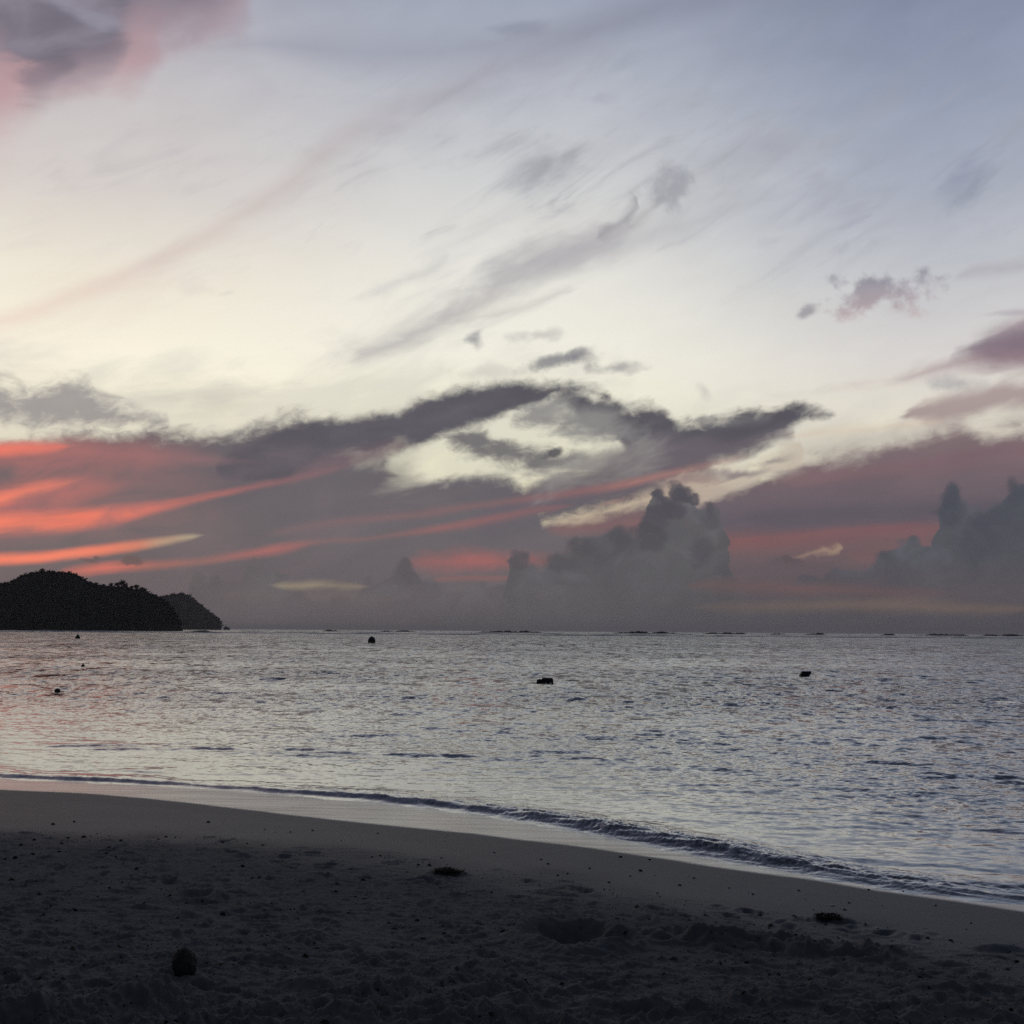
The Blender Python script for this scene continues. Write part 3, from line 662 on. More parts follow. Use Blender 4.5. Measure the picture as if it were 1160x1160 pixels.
for k, lam in enumerate(lams):
    th = math.atan2(-0.95, -0.32) + rng.normal(0, 0.50)
    kx, ky = math.cos(th) * 2 * np.pi / lam, math.sin(th) * 2 * np.pi / lam
    sl = 0.024 * (1.0 if lam < 0.8 else (0.8 / lam) ** 0.9)
    w = sstep(lam / drow, 2.2, 4.5) 
    if lam > 1.0: w = w * sstep(off, 0.2, 1.0 + 1.5 * lam)
    ph = kx * wx + ky * wy + rng.random() * 6.283
    s = np.sin(ph)
    Z += (sl * lam / (2 * np.pi)) * w * (s + 0.18 * np.cos(2 * ph))
calm = 0.22 + 0.78 * sstep(off, 0.8, 9.0)
Z *= patch * calm
def crest(x0, y0, x1, y1, hgt, wfront, wback, seed=0):
    """a low swell line between two photo points"""
    global Z
    a, b2 = on_level(x0, y0), on_level(x1, y1)
    d = np.array([b2.x - a.x, b2.y - a.y]); L = np.hypot(*d); d /= L
    s = (X - a.x) * d[0] + (Y - a.y) * d[1]
    n = -(X - a.x) * d[1] + (Y - a.y) * d[0]           # + = away from the viewer
    n = n + 0.35 * fbm(X * 0.5, Y * 0.5, 3, seed=seed) + 0.05 * fbm(X * 4, Y * 4, 2, seed=seed + 1)
    e = sstep(s, -0.1 * L, 0.25 * L) * (1 - sstep(s, 0.75 * L, 1.1 * L)) * np.clip(0.70 + 1.5 * fbm(s * 0.9, s * 0 + seed * 1.37, 3, seed=3), 0.0, 1.4)
    prof = np.where(n < 0, np.exp(-(n / wfront) ** 2), np.exp(-(n / wback) ** 2))
    Z += hgt * e * prof
crest(30, 845, 230, 845.5, 0.030, 0.13, 0.40, 31)
crest(90, 849, 300, 848.5, 0.033, 0.12, 0.40, 44)
crest(190, 847, 400, 851, 0.039, 0.13, 0.40, 32)
crest(230, 852.5, 480, 854.5, 0.047, 0.13, 0.42, 42)
crest(300, 857, 440, 858.5, 0.030, 0.11, 0.35, 45)
crest(430, 855, 640, 858, 0.041, 0.13, 0.42, 33)
crest(470, 860.5, 740, 862.5, 0.033, 0.12, 0.40, 46)
crest(560, 852, 700, 850, 0.022, 0.16, 0.6, 34)
crest(780, 872, 960, 878, 0.025, 0.15, 0.5, 35)
crest(860, 878, 1000, 884, 0.019, 0.13, 0.5, 43)
crest(830, 858, 960, 858, 0.019, 0.15, 0.6, 36)
crest(960, 990, 1200, 1012, 0.025, 0.12, 0.5, 37)
crest(900, 968, 1240, 990, 0.017, 0.14, 0.5, 38)
crest(100, 873, 420, 880, 0.017, 0.12, 0.5, 39)
# last ripple running up the beach
sT = T; 
amp = np.interp(T, [st[0], st[3], st[5], st[8], st[10], st[12]], [0.040, 0.048, 0.066, 0.085, 0.036, 0.022])
o2 = off + 0.06 * fbm(T * 0.7, Q * 0.3, 2, seed=21)
front = np.interp(T, [st[0], st[5], st[8], st[12]], [0.16, 0.22, 0.34, 0.20])
rip = np.where(o2 < front, np.exp(-((o2 - front) / (0.55 * front)) ** 2), np.exp(-((o2 - front) / 0.55) ** 2))
Z += amp * rip * np.clip(0.85 + 0.9 * perlin(T * 0.45, T * 0 + 3.1, 24), 0.45, 1.4) * (1 + 0.30 * fbm(T * 2.2, Q * 6, 4, 0.6, seed=22))
churn = np.exp(-((o2 - 0.35) / 0.35) ** 2) * np.interp(T, [st[0], st[4], st[6], st[9], st[12]], [0.05, 0.25, 1.0, 0.9, 0.45])
Z += 0.020 * churn * fbm(T * 3.1 + 2 * fbm(T, Q, 2, seed=27), Q * 9, 5, 0.72, seed=23)
Z += 0.002
pc = np.clip(patch, .5, 1.3)
ripple = (0.22 + 0.90 * sstep(off, 0.5, 9)) * pc
chop = (0.04 + 0.96 * sstep(off, 3, 16)) * pc
chop_mid = sstep(Y, 22, 60) * pc
chop_far = sstep(Y, 60, 170)
foam = np.clip(churn + 0.8 * np.exp(-((o2 - 0.08) / 0.08) ** 2) + 0.5 * np.exp(-((o2 - 0.9) / 0.35) ** 2) * churn.max(0), 0, 1) * np.where(off > -0.1, 1, 0)
me = grid_mesh('sea', X, Y, Z, m_sea, True, {'ripple': ripple, 'chop': chop, 'chop_mid': chop_mid, 'chop_far': chop_far, 'lean': 0.074 + 0.020 * sstep(off, 2, 20) - 0.035 * sstep(off, 50, 160), 'foam': foam})
sea = link('sea', me); tag(sea, kind='structure')

# ------------------------------------------------------------------ beach
rows = np.concatenate([[2.0, 5, 10, 20, 35, 50, 70, 85, 95], np.arange(100, 640, 0.6), [660, 700, 760, 850, 1000, 1300, 2000, 4000, 12000, 100000]])
r = (1.75 * 1244 / rows)[::-1]
az_ = az_cols(0.045)
R_, A_ = np.meshgrid(r, az_, indexing='ij')
X = R_ * np.sin(A_); Y = R_ * np.cos(A_)
T, Q = tq(X, Y)
D_ = Q - q_shore(T)
def base_z(D):
    return np.where(D > 0, 0.028 * np.minimum(D, 2.0) + 0.0570 * np.clip(D - 2.0, 0, 9.5) + 0.02 * np.maximum(D - 11.5, 0) * (D < 60) + 0.97 * (D >= 60), np.maximum(0.075 * D, -3.0))
def trample(T, D, X, Y):
    e = D - np.interp(T, rt, rd_) + 0.55 * fbm(X * 0.9, Y * 0.9, 3, seed=40)
    return sstep(e, -0.5, 1.4)
TR = trample(T, D_, X, Y)
WE = np.interp(T, wt, wd) - 0.10 + 0.06 * fbm(T * 0.8, Q * 0.3, 2, seed=44)
WET = 1 - sstep(D_ - WE, -0.10, 0.05)
Z = base_z(D_)
Z = Z + 0.010 * fbm(X * 0.5, Y * 0.5, 3, seed=41) * sstep(D_, 0.5, 3)
amp = 0.4 + 0.6 * sstep(-Y, -8.5, -4.5)                     # coarser heaps close by
lump = fbm(X * 4.2, Y * 6.0, 6, 0.66, seed=50)
ridg = 1 - 2.4 * np.abs(fbm(X * 2.0, Y * 2.6, 4, 0.5, seed=55))
fine = fbm(X * 22, Y * 26, 4, 0.7, seed=52)
hard = np.clip(fbm(X * 5.5, Y * 9.0, 5, 0.65, seed=53) - 0.10, 0, 1)        # crusts with a sharp lip
Z = Z + TR * (0.015 * amp * lump + 0.006 * amp * np.clip(ridg, -1, 1) + 0.0065 * fine + 0.056 * amp * hard)
near = sstep(-Y, -6.6, -4.9)
Z = Z + TR * near * (0.085 * np.clip(fbm(X * 2.6, Y * 3.4, 5, 0.6, seed=60) - 0.02, -0.1, 1) + 0.022 * fbm(X * 9, Y * 11, 4, 0.65, seed=61))
# footprints and scuffs
pr = np.random.default_rng(8)
rr_of = r
na = len(az_)
def local(px_, py_, rad):
    """index window around a point (only the dense sector)"""
    rr0 = math.hypot(px_, py_); a0 = math.atan2(px_, py_)
    i0, i1 = np.searchsorted(r, [rr0 - rad, rr0 + rad])
    da = rad / max(rr0, 0.5)
    dn = az_[:int(55 / 0.045)]
    j0, j1 = np.searchsorted(dn, [a0 - da, a0 + da])
    return slice(max(i0, 0), max(i1, 1)), slice(j0, max(j1, j0 + 1))
npits = 0
for _ in range(1700):
    yy = pr.uniform(3.6, 15.5); xx = pr.uniform(-0.5, 0.5) * yy
    t0, q0 = tq(xx, yy); d0 = q0 - q_shore(t0)
    e0 = d0 - np.interp(t0, rt, rd_)
    if e0 < 0.0 or (e0 < 1.2 and pr.random() < 0.35): continue
    a = pr.uniform(0.025, 0.10) * (1.2 if yy < 6 else 1.0); asp = pr.uniform(1.2, 3.0); dep = a * pr.uniform(0.08, 0.26)
    th = pr.uniform(0, 3.14); w = local(xx, yy, 3.2 * a)
    dx_ = X[w] - xx; dy_ = Y[w] - yy
    u_ = (dx_ * math.cos(th) + dy_ * math.sin(th)) / (a * asp ** 0.5); v_ = (-dx_ * math.sin(th) + dy_ * math.cos(th)) / (a / asp ** 0.5)
    rho = np.sqrt(u_ ** 2 + v_ ** 2) + 0.30 * lump[w]
    Z[w] += -dep * np.exp(-(rho / 0.75) ** 4) + 0.55 * dep * np.exp(-((rho - 1.25) / 0.38) ** 2)
    npits += 1
def sand_pt(px, py):
    z = 0.3
    for _ in range(10):
        p = on_level(px, py, z); t, q = tq(p.x, p.y); z = float(base_z(np.array(q - q_shore(t))))
    return p
def dig(px, py, rx, ry, depth, rim=0.4, seed=0):
    p = sand_pt(px, py); w = local(p.x, p.y, 3 * max(rx, ry))
    rho = np.sqrt(((X[w] - p.x) / rx) ** 2 + ((Y[w] - p.y) / ry) ** 2) + 0.35 * fbm(X[w] * 3.5, Y[w] * 3.5, 3, seed=seed)
    Z[w] += -depth * np.exp(-(rho / 0.85) ** 4) + rim * abs(depth) * np.exp(-((rho - 1.3) / 0.35) ** 2)
dig(645, 1060, 0.27, 0.36, 0.14, 0.30, 71)        # the hole somebody dug
dig(692, 1068, 0.15, 0.16, 0.08, 0.5, 72)
for i_ in range(46):                                   # churned band across the right half
    xx_ = 740 + 270 * (i_ / 45) + 6 * math.sin(i_ * 2.1); yy_ = 1058 + 26 * (i_ / 45) + 7 * math.sin(i_ * 1.7)
    dig(xx_, yy_, 0.05 + 0.03 * (i_ % 3), 0.06 + 0.02 * (i_ % 2), 0.026 if i_ % 3 else -0.032, 0.5, 200 + i_)
for i_ in range(60):                                   # and along the very foreground
    xx_ = (i_ * 197) % 1160; yy_ = 1118 + (i_ * 53) % 46
    dig(xx_, yy_, 0.05 + 0.02 * (i_ % 4), 0.06 + 0.02 * (i_ % 3), 0.03 if i_ % 2 else -0.035, 0.4, 300 + i_)
dig(222, 1016, 0.12, 0.14, 0.035, 0.5, 73)
for (x_, y_, rx, ry, hh_) in [(150, 1132, .22, .12, .05), (350, 1118, .16, .10, .05), (180, 1126, .10, .08, .05), (860, 1072, .5, .14, .045), (960, 1082, .45, .12, .05), (800, 1066, .22, .12, .04),
                              (510, 990, .20, .10, .03), (545, 1128, .22, .12, .05), (20, 1150, .25, .15, .07), (1100, 1150, .3, .14, .05), (940, 1042, .22, .09, .03), (1130, 1075, .2, .1, .04), (500, 1142, .25, .1, .05),
                              (400, 1150, .3, .12, .05), (700, 1140, .3, .1, .04), (830, 1100, .2, .08, .03), (1060, 1120, .2, .08, .03), (60, 1080, .2, .08, .02), (330, 1088, .25, .07, .02)]:
    dig(x_, y_, rx, ry, -hh_, 0.0, int(x_))
beach = link('beach', grid_mesh('beach', X, Y, Z, m_sand, True, {'wet': WET, 'trampled': TR})); tag(beach, kind='structure')
BX, BY, BZ = X, Y, Z
def ground_z(x, y):
    rr0 = math.hypot(x, y); a0 = math.atan2(x, y)
    i = int(np.argmin(np.abs(r - rr0))); j = int(np.argmin(np.abs(az_ - a0)))
    return float(Z[max(i - 1, 0):i + 2, max(j - 1, 0):j + 2].mean())

# ------------------------------------------------------------------ headlands
def headland(name, sil, Y0, depth, label, seed, front_frac=0.45, rock_tip=False):
    nx, ny = 420, 60
    xs = np.linspace(sil[0][0], sil[-1][0], nx)
    ys = np.interp(xs, [p[0] for p in sil], [p[1] for p in sil])
    yr = Y0 + depth * front_frac
    H = np.array([at_depth(x, y, yr).z for x, y in zip(xs, ys)])
    XR = np.array([at_depth(x, 700, yr).x for x in xs])
    j = np.linspace(0, 1, ny)
    prof = np.where(j < front_frac, np.sin(np.clip(j / front_frac, 0, 1) * np.pi / 2) ** 0.8, np.cos(np.clip((j - front_frac) / (1 - front_frac), 0, 1) * np.pi / 2) ** 0.9)
    wv = depth * np.clip(H / H.max(), 0.12, 1.0) ** 0.5
    XX = np.repeat(XR[:, None], ny, 1); YY = yr + (j[None, :] - front_frac) * wv[:, None]
    ZZ = H[:, None] * prof[None, :]
    gul = fbm(XX * 0.02, YY * 0.02, 4, seed=seed)
    ZZ = ZZ * (1 + 0.22 * gul * (1 - prof[None, :] ** 4)) + 1.0 * fbm(XX * 0.16, YY * 0.16, 3, 0.6, seed=seed + 3) * sstep(ZZ, 2, 12)
    YY = YY + 14 * fbm(XX * 0.03, ZZ * 0.03, 3, seed=seed + 6) * (1 - prof[None, :])
    XX = XX * YY / yr
    ZZ = ZZ - 1.5 * (prof[None, :] < 0.02)
    o = link(name, grid_mesh(name, XX, YY, ZZ, m_veg)); tag(o, label, kind='structure')
    return XX, YY, ZZ, xs
sil1 = [(-420, 690), (-300, 668), (-200, 655), (-120, 660), (-40, 664), (0, 663), (9, 661), (18, 656), (26, 652), (36, 650), (48, 649), (62, 650), (76, 651), (84, 653), (90, 657), (97, 661), (106, 664),
        (118, 666), (135, 666), (150, 669), (164, 672), (172, 676), (179, 678), (187, 684), (193, 691), (199, 700), (204, 708), (208, 715)]
sil2 = [(150, 690), (170, 680), (186, 676), (196, 674), (205, 673), (213, 675), (219, 680), (226, 686), (234, 692), (242, 698), (248, 702), (250.5, 706), (251.5, 713)]
S1 = headland('headland', sil1, 900, 260, None, 80)
S2 = headland('far_headland', sil2, 2400, 420, None, 90)

# leaf clumps that roughen the wooded slopes
def clump_mesh(points, sizes, seed, squash=0.8):
    """many small ragged leaf sprays: three crossed irregular leaves quads per point"""
    pr = np.random.default_rng(seed)
    n = len(points); k = 9
    V = []; F = []
    c = np.repeat(points, k, 0) + pr.normal(0, 1, (n * k, 3)) * np.repeat(sizes, k)[:, None] * np.array([0.45, 0.45, 0.38 * squash])
    s = np.repeat(sizes, k) * pr.uniform(0.22, 0.5, n * k)
    a = pr.normal(0, 1, (n * k, 3)); a /= np.linalg.norm(a, axis=1)[:, None]
    b_ = np.cross(a, pr.normal(0, 1, (n * k, 3))); b_ /= np.linalg.norm(b_, axis=1)[:, None]
    a *= s[:, None]; b_ *= (s * pr.uniform(0.4, 0.9, n * k))[:, None]
    v = np.stack([c - a, c + b_ * 0.9, c + a, c - b_], 1).reshape(-1, 3)
    f = np.arange(len(v)).reshape(-1, 4)
    me = bpy.data.meshes.new('leaves'); me.from_pydata(v.tolist(), [], f.tolist()); me.update()
    return me
pts = []; siz = []
pr = np.random.default_rng(77)
for (XX, YY, ZZ, xs), n in ((S1, 5200), (S2, 900)):
    R_n, C_n = XX.shape
    k = 0
    while k < n:
        i = pr.integers(60 if XX is S1[0] else 0, R_n - 2); j = pr.integers(1, int(C_n * 0.52))
        if pr.random() < 0.25: j = pr.integers(int(C_n * 0.36), int(C_n * 0.50))
        if ZZ[i, j] < 5: continue
        f = pr.random()
        pts.append((XX[i, j] * f + XX[i + 1, j] * (1 - f), YY[i, j], ZZ[i, j] + 0.3)); siz.append(pr.uniform(1.3, 3.0) * (2.0 if XX is S2[0] else 1.0)); k += 1
fo = link('forest', clump_mesh(np.array(pts), np.array(siz), 3), m_veg)
tag(fo, 'dark low trees and bushes covering the slopes of the headland', kind='stuff')

# trees standing up from the ridge line
def make_tree(x, y, z, hgt, seed, label, spread=0.4):
    pr = np.random.default_rng(seed)
    root = empty('tree', (x, y, z)); tag(root, label, 'tree', 'trees along the headland ridge')
    bm = bmesh.new()
    def limb(p0, p1, r0_, r1_):
        d = (p1 - p0); L = d.length; q = d.to_track_quat('Z', 'Y')
        res = bmesh.ops.create_cone(bm, cap_ends=True, segments=6, radius1=r0_, radius2=r1_, depth=L)
        bmesh.ops.transform(bm, matrix=Matrix.Translation((p0 + p1) / 2) @ q.to_matrix().to_4x4(), verts=res['verts'])
    top = Vector((pr.normal(0, .2), pr.normal(0, .2), hgt * 0.7))
    limb(Vector((0, 0, -1.0)), top * 0.6, 0.2, 0.13); limb(top * 0.6, top, 0.13, 0.06)
    tips = [top]
    for q in range(5):
        p0 = top * pr.uniform(0.4, 0.9); a = pr.uniform(0, 6.28)
        p1 = p0 + Vector((math.cos(a) * hgt * spread * .7, math.sin(a) * hgt * spread * .7, hgt * pr.uniform(.08, .28)))
        limb(p0, p1, 0.08, 0.03); tips.append(p1)
    me = bpy.data.meshes.new('trunk'); bm.to_mesh(me); bm.free(); link('trunk', me, m_bark, root)
    pts = []; sz = []
    for p in tips:
        for q in range(9):
            v = Vector(pr.normal(0, 1, 3)) * hgt * 0.11
            pts.append(tuple(p + v)); sz.append(hgt * pr.uniform(0.14, 0.26))
    link('crown', clump_mesh(np.array(pts), np.array(sz), seed + 1, 0.9), m_veg, root)
tl = [(33, 4, 'low bushy tree on the highest knoll, beside the summit'), (44, 6, 'ragged tree on the very summit of the headland'), (58, 4.5, 'small round tree just past the headland summit'),
      (76, 4.5, 'squat tree where the summit starts to drop away'), (107, 5, 'lone small tree in the dip below the summit'), (117, 5, 'first tree of the ridge row after the dip'),
      (124, 6.5, 'thin upright tree near the start of the ridge row'), (131, 8, 'spiky tree with two tufts on the ridge row'), (136, 10, 'tallest tree of the ridge row'),
      (141, 7.5, 'leaning tree right after the tallest one'), (147, 6.5, 'broad low tree in the middle of the ridge row'), (153, 8, 'slim tree with a gap beside it on the ridge row'),
      (158, 7.5, 'tufted tree near the end of the ridge row'), (163, 6, 'last tree of the ridge row before the slope falls'), (173, 3.5, 'small bush-like tree alone on the falling slope'),
      (3, 4.5, 'small tree on the low ridge where the photo begins')]
for k, (px, hg, lab) in enumerate(tl):
    XX, YY, ZZ, xs = S1
    i = int(np.argmin(np.abs(xs - px))); jj = int(np.argmax(ZZ[i]))
    make_tree(float(XX[i, jj]), float(YY[i, jj]), float(ZZ[i, jj]) - 0.4, hg * 0.72, 300 + 7 * k, lab, 0.5 if hg < 6 else 0.3)

# rocks
def rock_mesh(name, sx, sy, sz, seed, sub=4, rough=0.35, flat=True):
    bm = bmesh.new(); bmesh.ops.create_icosphere(bm, subdivisions=sub, radius=1.0)
    co = np.array([v.co[:] for v in bm.verts])
    n = fbm(co[:, 0] * 1.7 + seed, co[:, 1] * 1.7 + co[:, 2] * 1.3, 4, 0.55, seed=seed % 50)
    n2 = fbm(co[:, 2] * 2.1 - seed, co[:, 0] * 1.9 - co[:, 1], 4, 0.55, seed=(seed + 9) % 50)
    co = co * (1 + rough * (n + n2))[:, None]
    if flat: co[:, 2] = np.maximum(co[:, 2], -0.35)
    for v, c in zip(bm.verts, co): v.co = (c[0] * sx, c[1] * sy, c[2] * sz)
    for f in bm.faces: f.smooth = True
    me = bpy.data.meshes.new(name); bm.to_mesh(me); bm.free(); return me
p = at_depth(256.5, 713, 2400)
o = link('sea_stack', rock_mesh('sea_stack', 6.0, 6.0, 7.5, 5), m_rock, loc=(p.x, 2400, -0.5)); tag(o, 'tiny dark rock standing in the sea off the headland tip', 'rock')
reef = [(365, 386, 1.1, 'faint low reef rock on the horizon in the gap before the round buoy'), (428, 474, 1.0, 'thin reef rock on the horizon behind the round buoy'),
        (541, 616, 1.5, 'long black reef rock on the horizon with a raised right end'), (692, 768, 1.6, 'black reef rock on the horizon under the cloud tower'),
        (796, 846, 1.3, 'flat-topped reef rock on the horizon just past the cloud tower'), (872, 892, 1.0, 'short reef rock on the horizon above the slanted float'),
        (912, 934, 1.1, 'short humped reef rock on the horizon between two thin ones'), (1000, 1012, 1.5, 'small pointed reef rock on the horizon, shortest of all'),
        (1036, 1098, 1.2, 'long thin reef rock on the horizon under the dark cloud bank'), (1112, 1166, 1.3, 'reef rock on the horizon reaching the edge of the photo'),
        (30, 60, 0.5, 'low reef rock awash before the foot of the headland'), (66, 82, 0.5, 'short reef rock awash before the headland cliffs'), (218, 238, 0.6, 'reef rock awash before the far headland')]
for k, (x0, x1, hh_, lab) in enumerate(reef):
    d = 1500 if x0 > 300 else 780
    a, b2 = at_depth(x0, 714, d), at_depth(x1, 714, d)
    L = (b2.x - a.x) / 2
    n = 160
    u = np.linspace(-1, 1, n)
    prf = np.clip((1 - np.abs(u) ** 2.5), 0, 1) ** 0.6 * np.clip(0.75 + 0.9 * perlin(u * L * 0.06 + k * 7, u * 0 + k, 2) + 0.5 * perlin(u * L * 0.25, u * 0 + 3.3 + k, 5), 0.15, 1.6)
    vv = np.linspace(-1, 1, 13)
    XX = (a.x + b2.x) / 2 + np.repeat((u * L)[:, None], 13, 1); YY = d + np.repeat((vv * 9)[None, :], n, 0) + 3 * fbm(XX * 0.1, XX * 0 + k, 2)
    ZZ = -0.4 + (hh_ * 2.0 + 0.4) * prf[:, None] * np.sqrt(np.clip(1 - vv[None, :] ** 2, 0, 1)) + 0.15 * fbm(XX * 0.6, YY * 0.6, 3, seed=k)
    o = link('reef_rock', grid_mesh('reef_rock', XX, YY, ZZ, m_rock)); tag(o, lab, 'rock', 'reef rocks awash far out')
# broken water over the reef
V = []; F = []
pr = np.random.default_rng(21)
for k in range(420):
    az0 = math.radians(pr.uniform(-26, 28)); d = pr.uniform(640, 1350) if pr.random() < .6 else pr.uniform(560, 700)
    if az0 < math.radians(-14): d = pr.uniform(560, 780)
    cx, cy = d * math.tan(az0), d; L = pr.uniform(3, 16); hgt = pr.uniform(0.06, 0.26); n = 9
    base = len(V)
    for i in range(n):
        u = i / (n - 1) * 2 - 1; e = (1 - u * u) ** .5
        for (yo, zo) in ((-0.9 * e, 0.0), (0, hgt * e * pr.uniform(.5, 1.2)), (1.1 * e, 0.0)):
            V.append((cx + u * L, cy + yo + pr.normal(0, .2), zo + .005))
    for i in range(n - 1):
        for q in range(2):
            a = base + i * 3 + q; F.append((a, a + 3, a + 4, a + 1))
me = bpy.data.meshes.new('surf'); me.from_pydata([tuple(float(q) for q in v) for v in V], [], F); me.update()
tag(link('surf', me, m_foam), 'thin broken lines of white water along the reef', kind='stuff')

# ------------------------------------------------------------------ the thin sea air
bm = bmesh.new(); bmesh.ops.create_cube(bm, size=1.0)
for v in bm.verts: v.co = Vector((v.co.x * 60000, v.co.y * 60000, -5.0 + (v.co.z + 0.5) * 75.0))
me = bpy.data.meshes.new('haze'); bm.to_mesh(me); bm.free()
m_haze = bpy.data.materials.new('sea_air'); m_haze.use_nodes = True
nt = m_haze.node_tree; nt.nodes.remove(nt.nodes['Principled BSDF'])
pv = nt.nodes.new('ShaderNodeVolumePrincipled'); pv.inputs['Color'].default_value = (0.85, 0.85, 0.88, 1); pv.inputs['Density'].default_value = 0.00008
pv.inputs['Anisotropy'].default_value = 0.3
nt.links.new(pv.outputs[0], [n for n in nt.nodes if n.type == 'OUTPUT_MATERIAL'][0].inputs['Volume'])
tag(link('haze', me, m_haze), kind='stuff')
# ------------------------------------------------------------------ floats on the water
def lathe(name, prof, seg=24, mat=None, parent=None, loc=None, noise=0.0, seed=0):
    """prof: (radius, z) from bottom to top"""
    bm = bmesh.new(); rings = []
    pr = np.random.default_rng(seed)
    for rr_, z in prof:
        if rr_ < 1e-5: rings.append([bm.verts.new((0, 0, z))]); continue
        rings.append([bm.verts.new((rr_ * math.cos(2 * math.pi * k / seg) * (1 + noise * pr.normal()), rr_ * math.sin(2 * math.pi * k / seg), z)) for k in range(seg)])
    for a, b_ in zip(rings, rings[1:]):
        for k in range(seg):
            k2 = (k + 1) % seg
            if len(a) == 1: bm.faces.new((a[0], b_[k2], b_[k]))
            elif len(b_) == 1: bm.faces.new((a[k], a[k2], b_[0]))
            else: bm.faces.new((a[k], a[k2], b_[k2], b_[k]))
    for f in bm.faces: f.smooth = True
    bm.normal_update()
    me = bpy.data.meshes.new(name); bm.to_mesh(me); bm.free()
    return link(name, me, mat, parent, loc)
def torus(name, R, r1, mat, parent, loc, rot=(0, 0, 0), seg=20, sg=8):
    bm = bmesh.new(); vs = []
    for i in range(seg):
        a = 2 * math.pi * i / seg
        vs.append([bm.verts.new(((R + r1 * math.cos(2 * math.pi * j / sg)) * math.cos(a), (R + r1 * math.cos(2 * math.pi * j / sg)) * math.sin(a), r1 * math.sin(2 * math.pi * j / sg))) for j in range(sg)])
    for i in range(seg):
        for j in range(sg): bm.faces.new((vs[i][j], vs[(i + 1) % seg][j], vs[(i + 1) % seg][(j + 1) % sg], vs[i][(j + 1) % sg]))
    for f in bm.faces: f.smooth = True
    me = bpy.data.meshes.new(name); bm.to_mesh(me); bm.free()
    o = link(name, me, mat, parent, loc); o.rotation_euler = rot; return o
def tube(name, pts, rad, mat, parent=None, seg=6):
    bm = bmesh.new(); rings = []
    pts = [Vector(p) for p in pts]
    for i, p in enumerate(pts):
        d = (pts[min(i + 1, len(pts) - 1)] - pts[max(i - 1, 0)]).normalized(); q = d.to_track_quat('Z', 'Y')
        rings.append([bm.verts.new(p + q @ Vector((rad * math.cos(2 * math.pi * k / seg), rad * math.sin(2 * math.pi * k / seg), 0))) for k in range(seg)])
    for a, b_ in zip(rings, rings[1:]):
        for k in range(seg): bm.faces.new((a[k], a[(k + 1) % seg], b_[(k + 1) % seg], b_[k]))
    bm.faces.new(rings[0][::-1]); bm.faces.new(rings[-1])
    for f in bm.faces: f.smooth = True
    me = bpy.data.meshes.new(name); bm.to_mesh(me); bm.free()
    return link(name, me, mat, parent)
def round_buoy(px, py, wpx, hpx, label, pointed=False):
    p = on_level(px, py); k = p.y / FPX; R = wpx * k / 2; H = hpx * k
    root = empty('mooring_buoy', (p.x, p.y, 0.0)); tag(root, label, 'buoy', 'buoys floating on the bay')
    if pointed: prof = [(0, -R), (R * .8, -R * .6), (R, 0), (R * .92, H * .35), (R * .62, H * .65), (R * .3, H * .85), (0, H * .92)]
    else: prof = [(R * math.sin(a) if 0 < a < math.pi else 0, H * .28 - (H * .70) * math.cos(a)) for a in np.linspace(0, math.pi, 14)]
    lathe('body', prof, 28, m_float, root)
    lathe('collar', [(0, H * .86), (R * .22, H * .86), (R * .24, H * .93), (R * .14, H * .97), (0, H * .97)], 14, m_float, root)
    torus('ring', R * .14, R * .035, m_rope, root, (0, 0, H * 1.0), (math.radians(90), 0, .4))
    return root
round_buoy(421, 728.3, 8.6, 7.2, 'black round buoy, the largest on the water, near the horizon')
round_buoy(88, 723.4, 5.8, 4.8, 'small pointed dark buoy floating before the dark headland', True)
round_buoy(94, 755.2, 4.6, 3.4, 'tiny dark buoy between the pointed buoy and the roped one', True)
r4 = round_buoy(65, 784.0, 6.6, 4.2, 'small brownish black buoy with a short rope trailing on the water')
p = on_level(65, 784); k = p.y / FPX
tube('rope', [((3 + i * 1.1) * k, -0.02 * i, (1.0 - 0.1 * i) * k * (1 + .5 * math.sin(i * 1.7))) for i in range(6)], 0.35 * k, m_rope, r4)

def soft_box(name, sx, sy, sz, bev, mat, parent, loc, shear=0.0, seed=0):
    bm = bmesh.new(); bmesh.ops.create_cube(bm, size=1.0)
    for v in bm.verts: v.co = Vector((v.co.x * sx, v.co.y * sy, v.co.z * sz))
    bmesh.ops.bevel(bm, geom=list(bm.edges), offset=bev, segments=5, profile=0.5, affect='EDGES')
    bmesh.ops.subdivide_edges(bm, edges=list(bm.edges), cuts=1)
    for v in bm.verts:
        v.co.x += shear * v.co.z
        v.co *= 1 + 0.04 * math.sin(v.co.x * 37 + seed) * math.cos(v.co.z * 41 + seed)
    for f in bm.faces: f.smooth = True
    me = bpy.data.meshes.new(name); bm.to_mesh(me); bm.free(); return link(name, me, mat, parent, loc)
p = on_level(617, 773.4); k = p.y / FPX
t = empty('mooring_float', (p.x, p.y, 0)); tag(t, 'dark barrel float with a smaller float tied to its end', 'float', 'buoys floating on the bay')
soft_box('barrel', 13 * k, 8 * k, 6.6 * k, 2.6 * k, m_float, t, (3.2 * k, 0, 2.2 * k), -0.12, 1)
soft_box('end_float', 7.0 * k, 6 * k, 5.2 * k, 2.2 * k, m_float, t, (-5.6 * k, 0, 1.4 * k), 0.1, 2)
torus('rope_loop', 3.1 * k, 0.3 * k, m_rope, t, (3.2 * k, 0, 2.2 * k), (0, math.radians(90), 0))
tube('rope', [(-3 * k + i * k, -0.3 * k, 1.5 * k + .2 * k * math.sin(i)) for i in range(-4, 4)], 0.4 * k, m_rope, t)
p = on_level(911.5, 766.6); k = p.y / FPX
t = empty('mooring_float', (p.x, p.y, 0)); tag(t, 'slanted dark float alone on the right side of the bay', 'float', 'buoys floating on the bay')
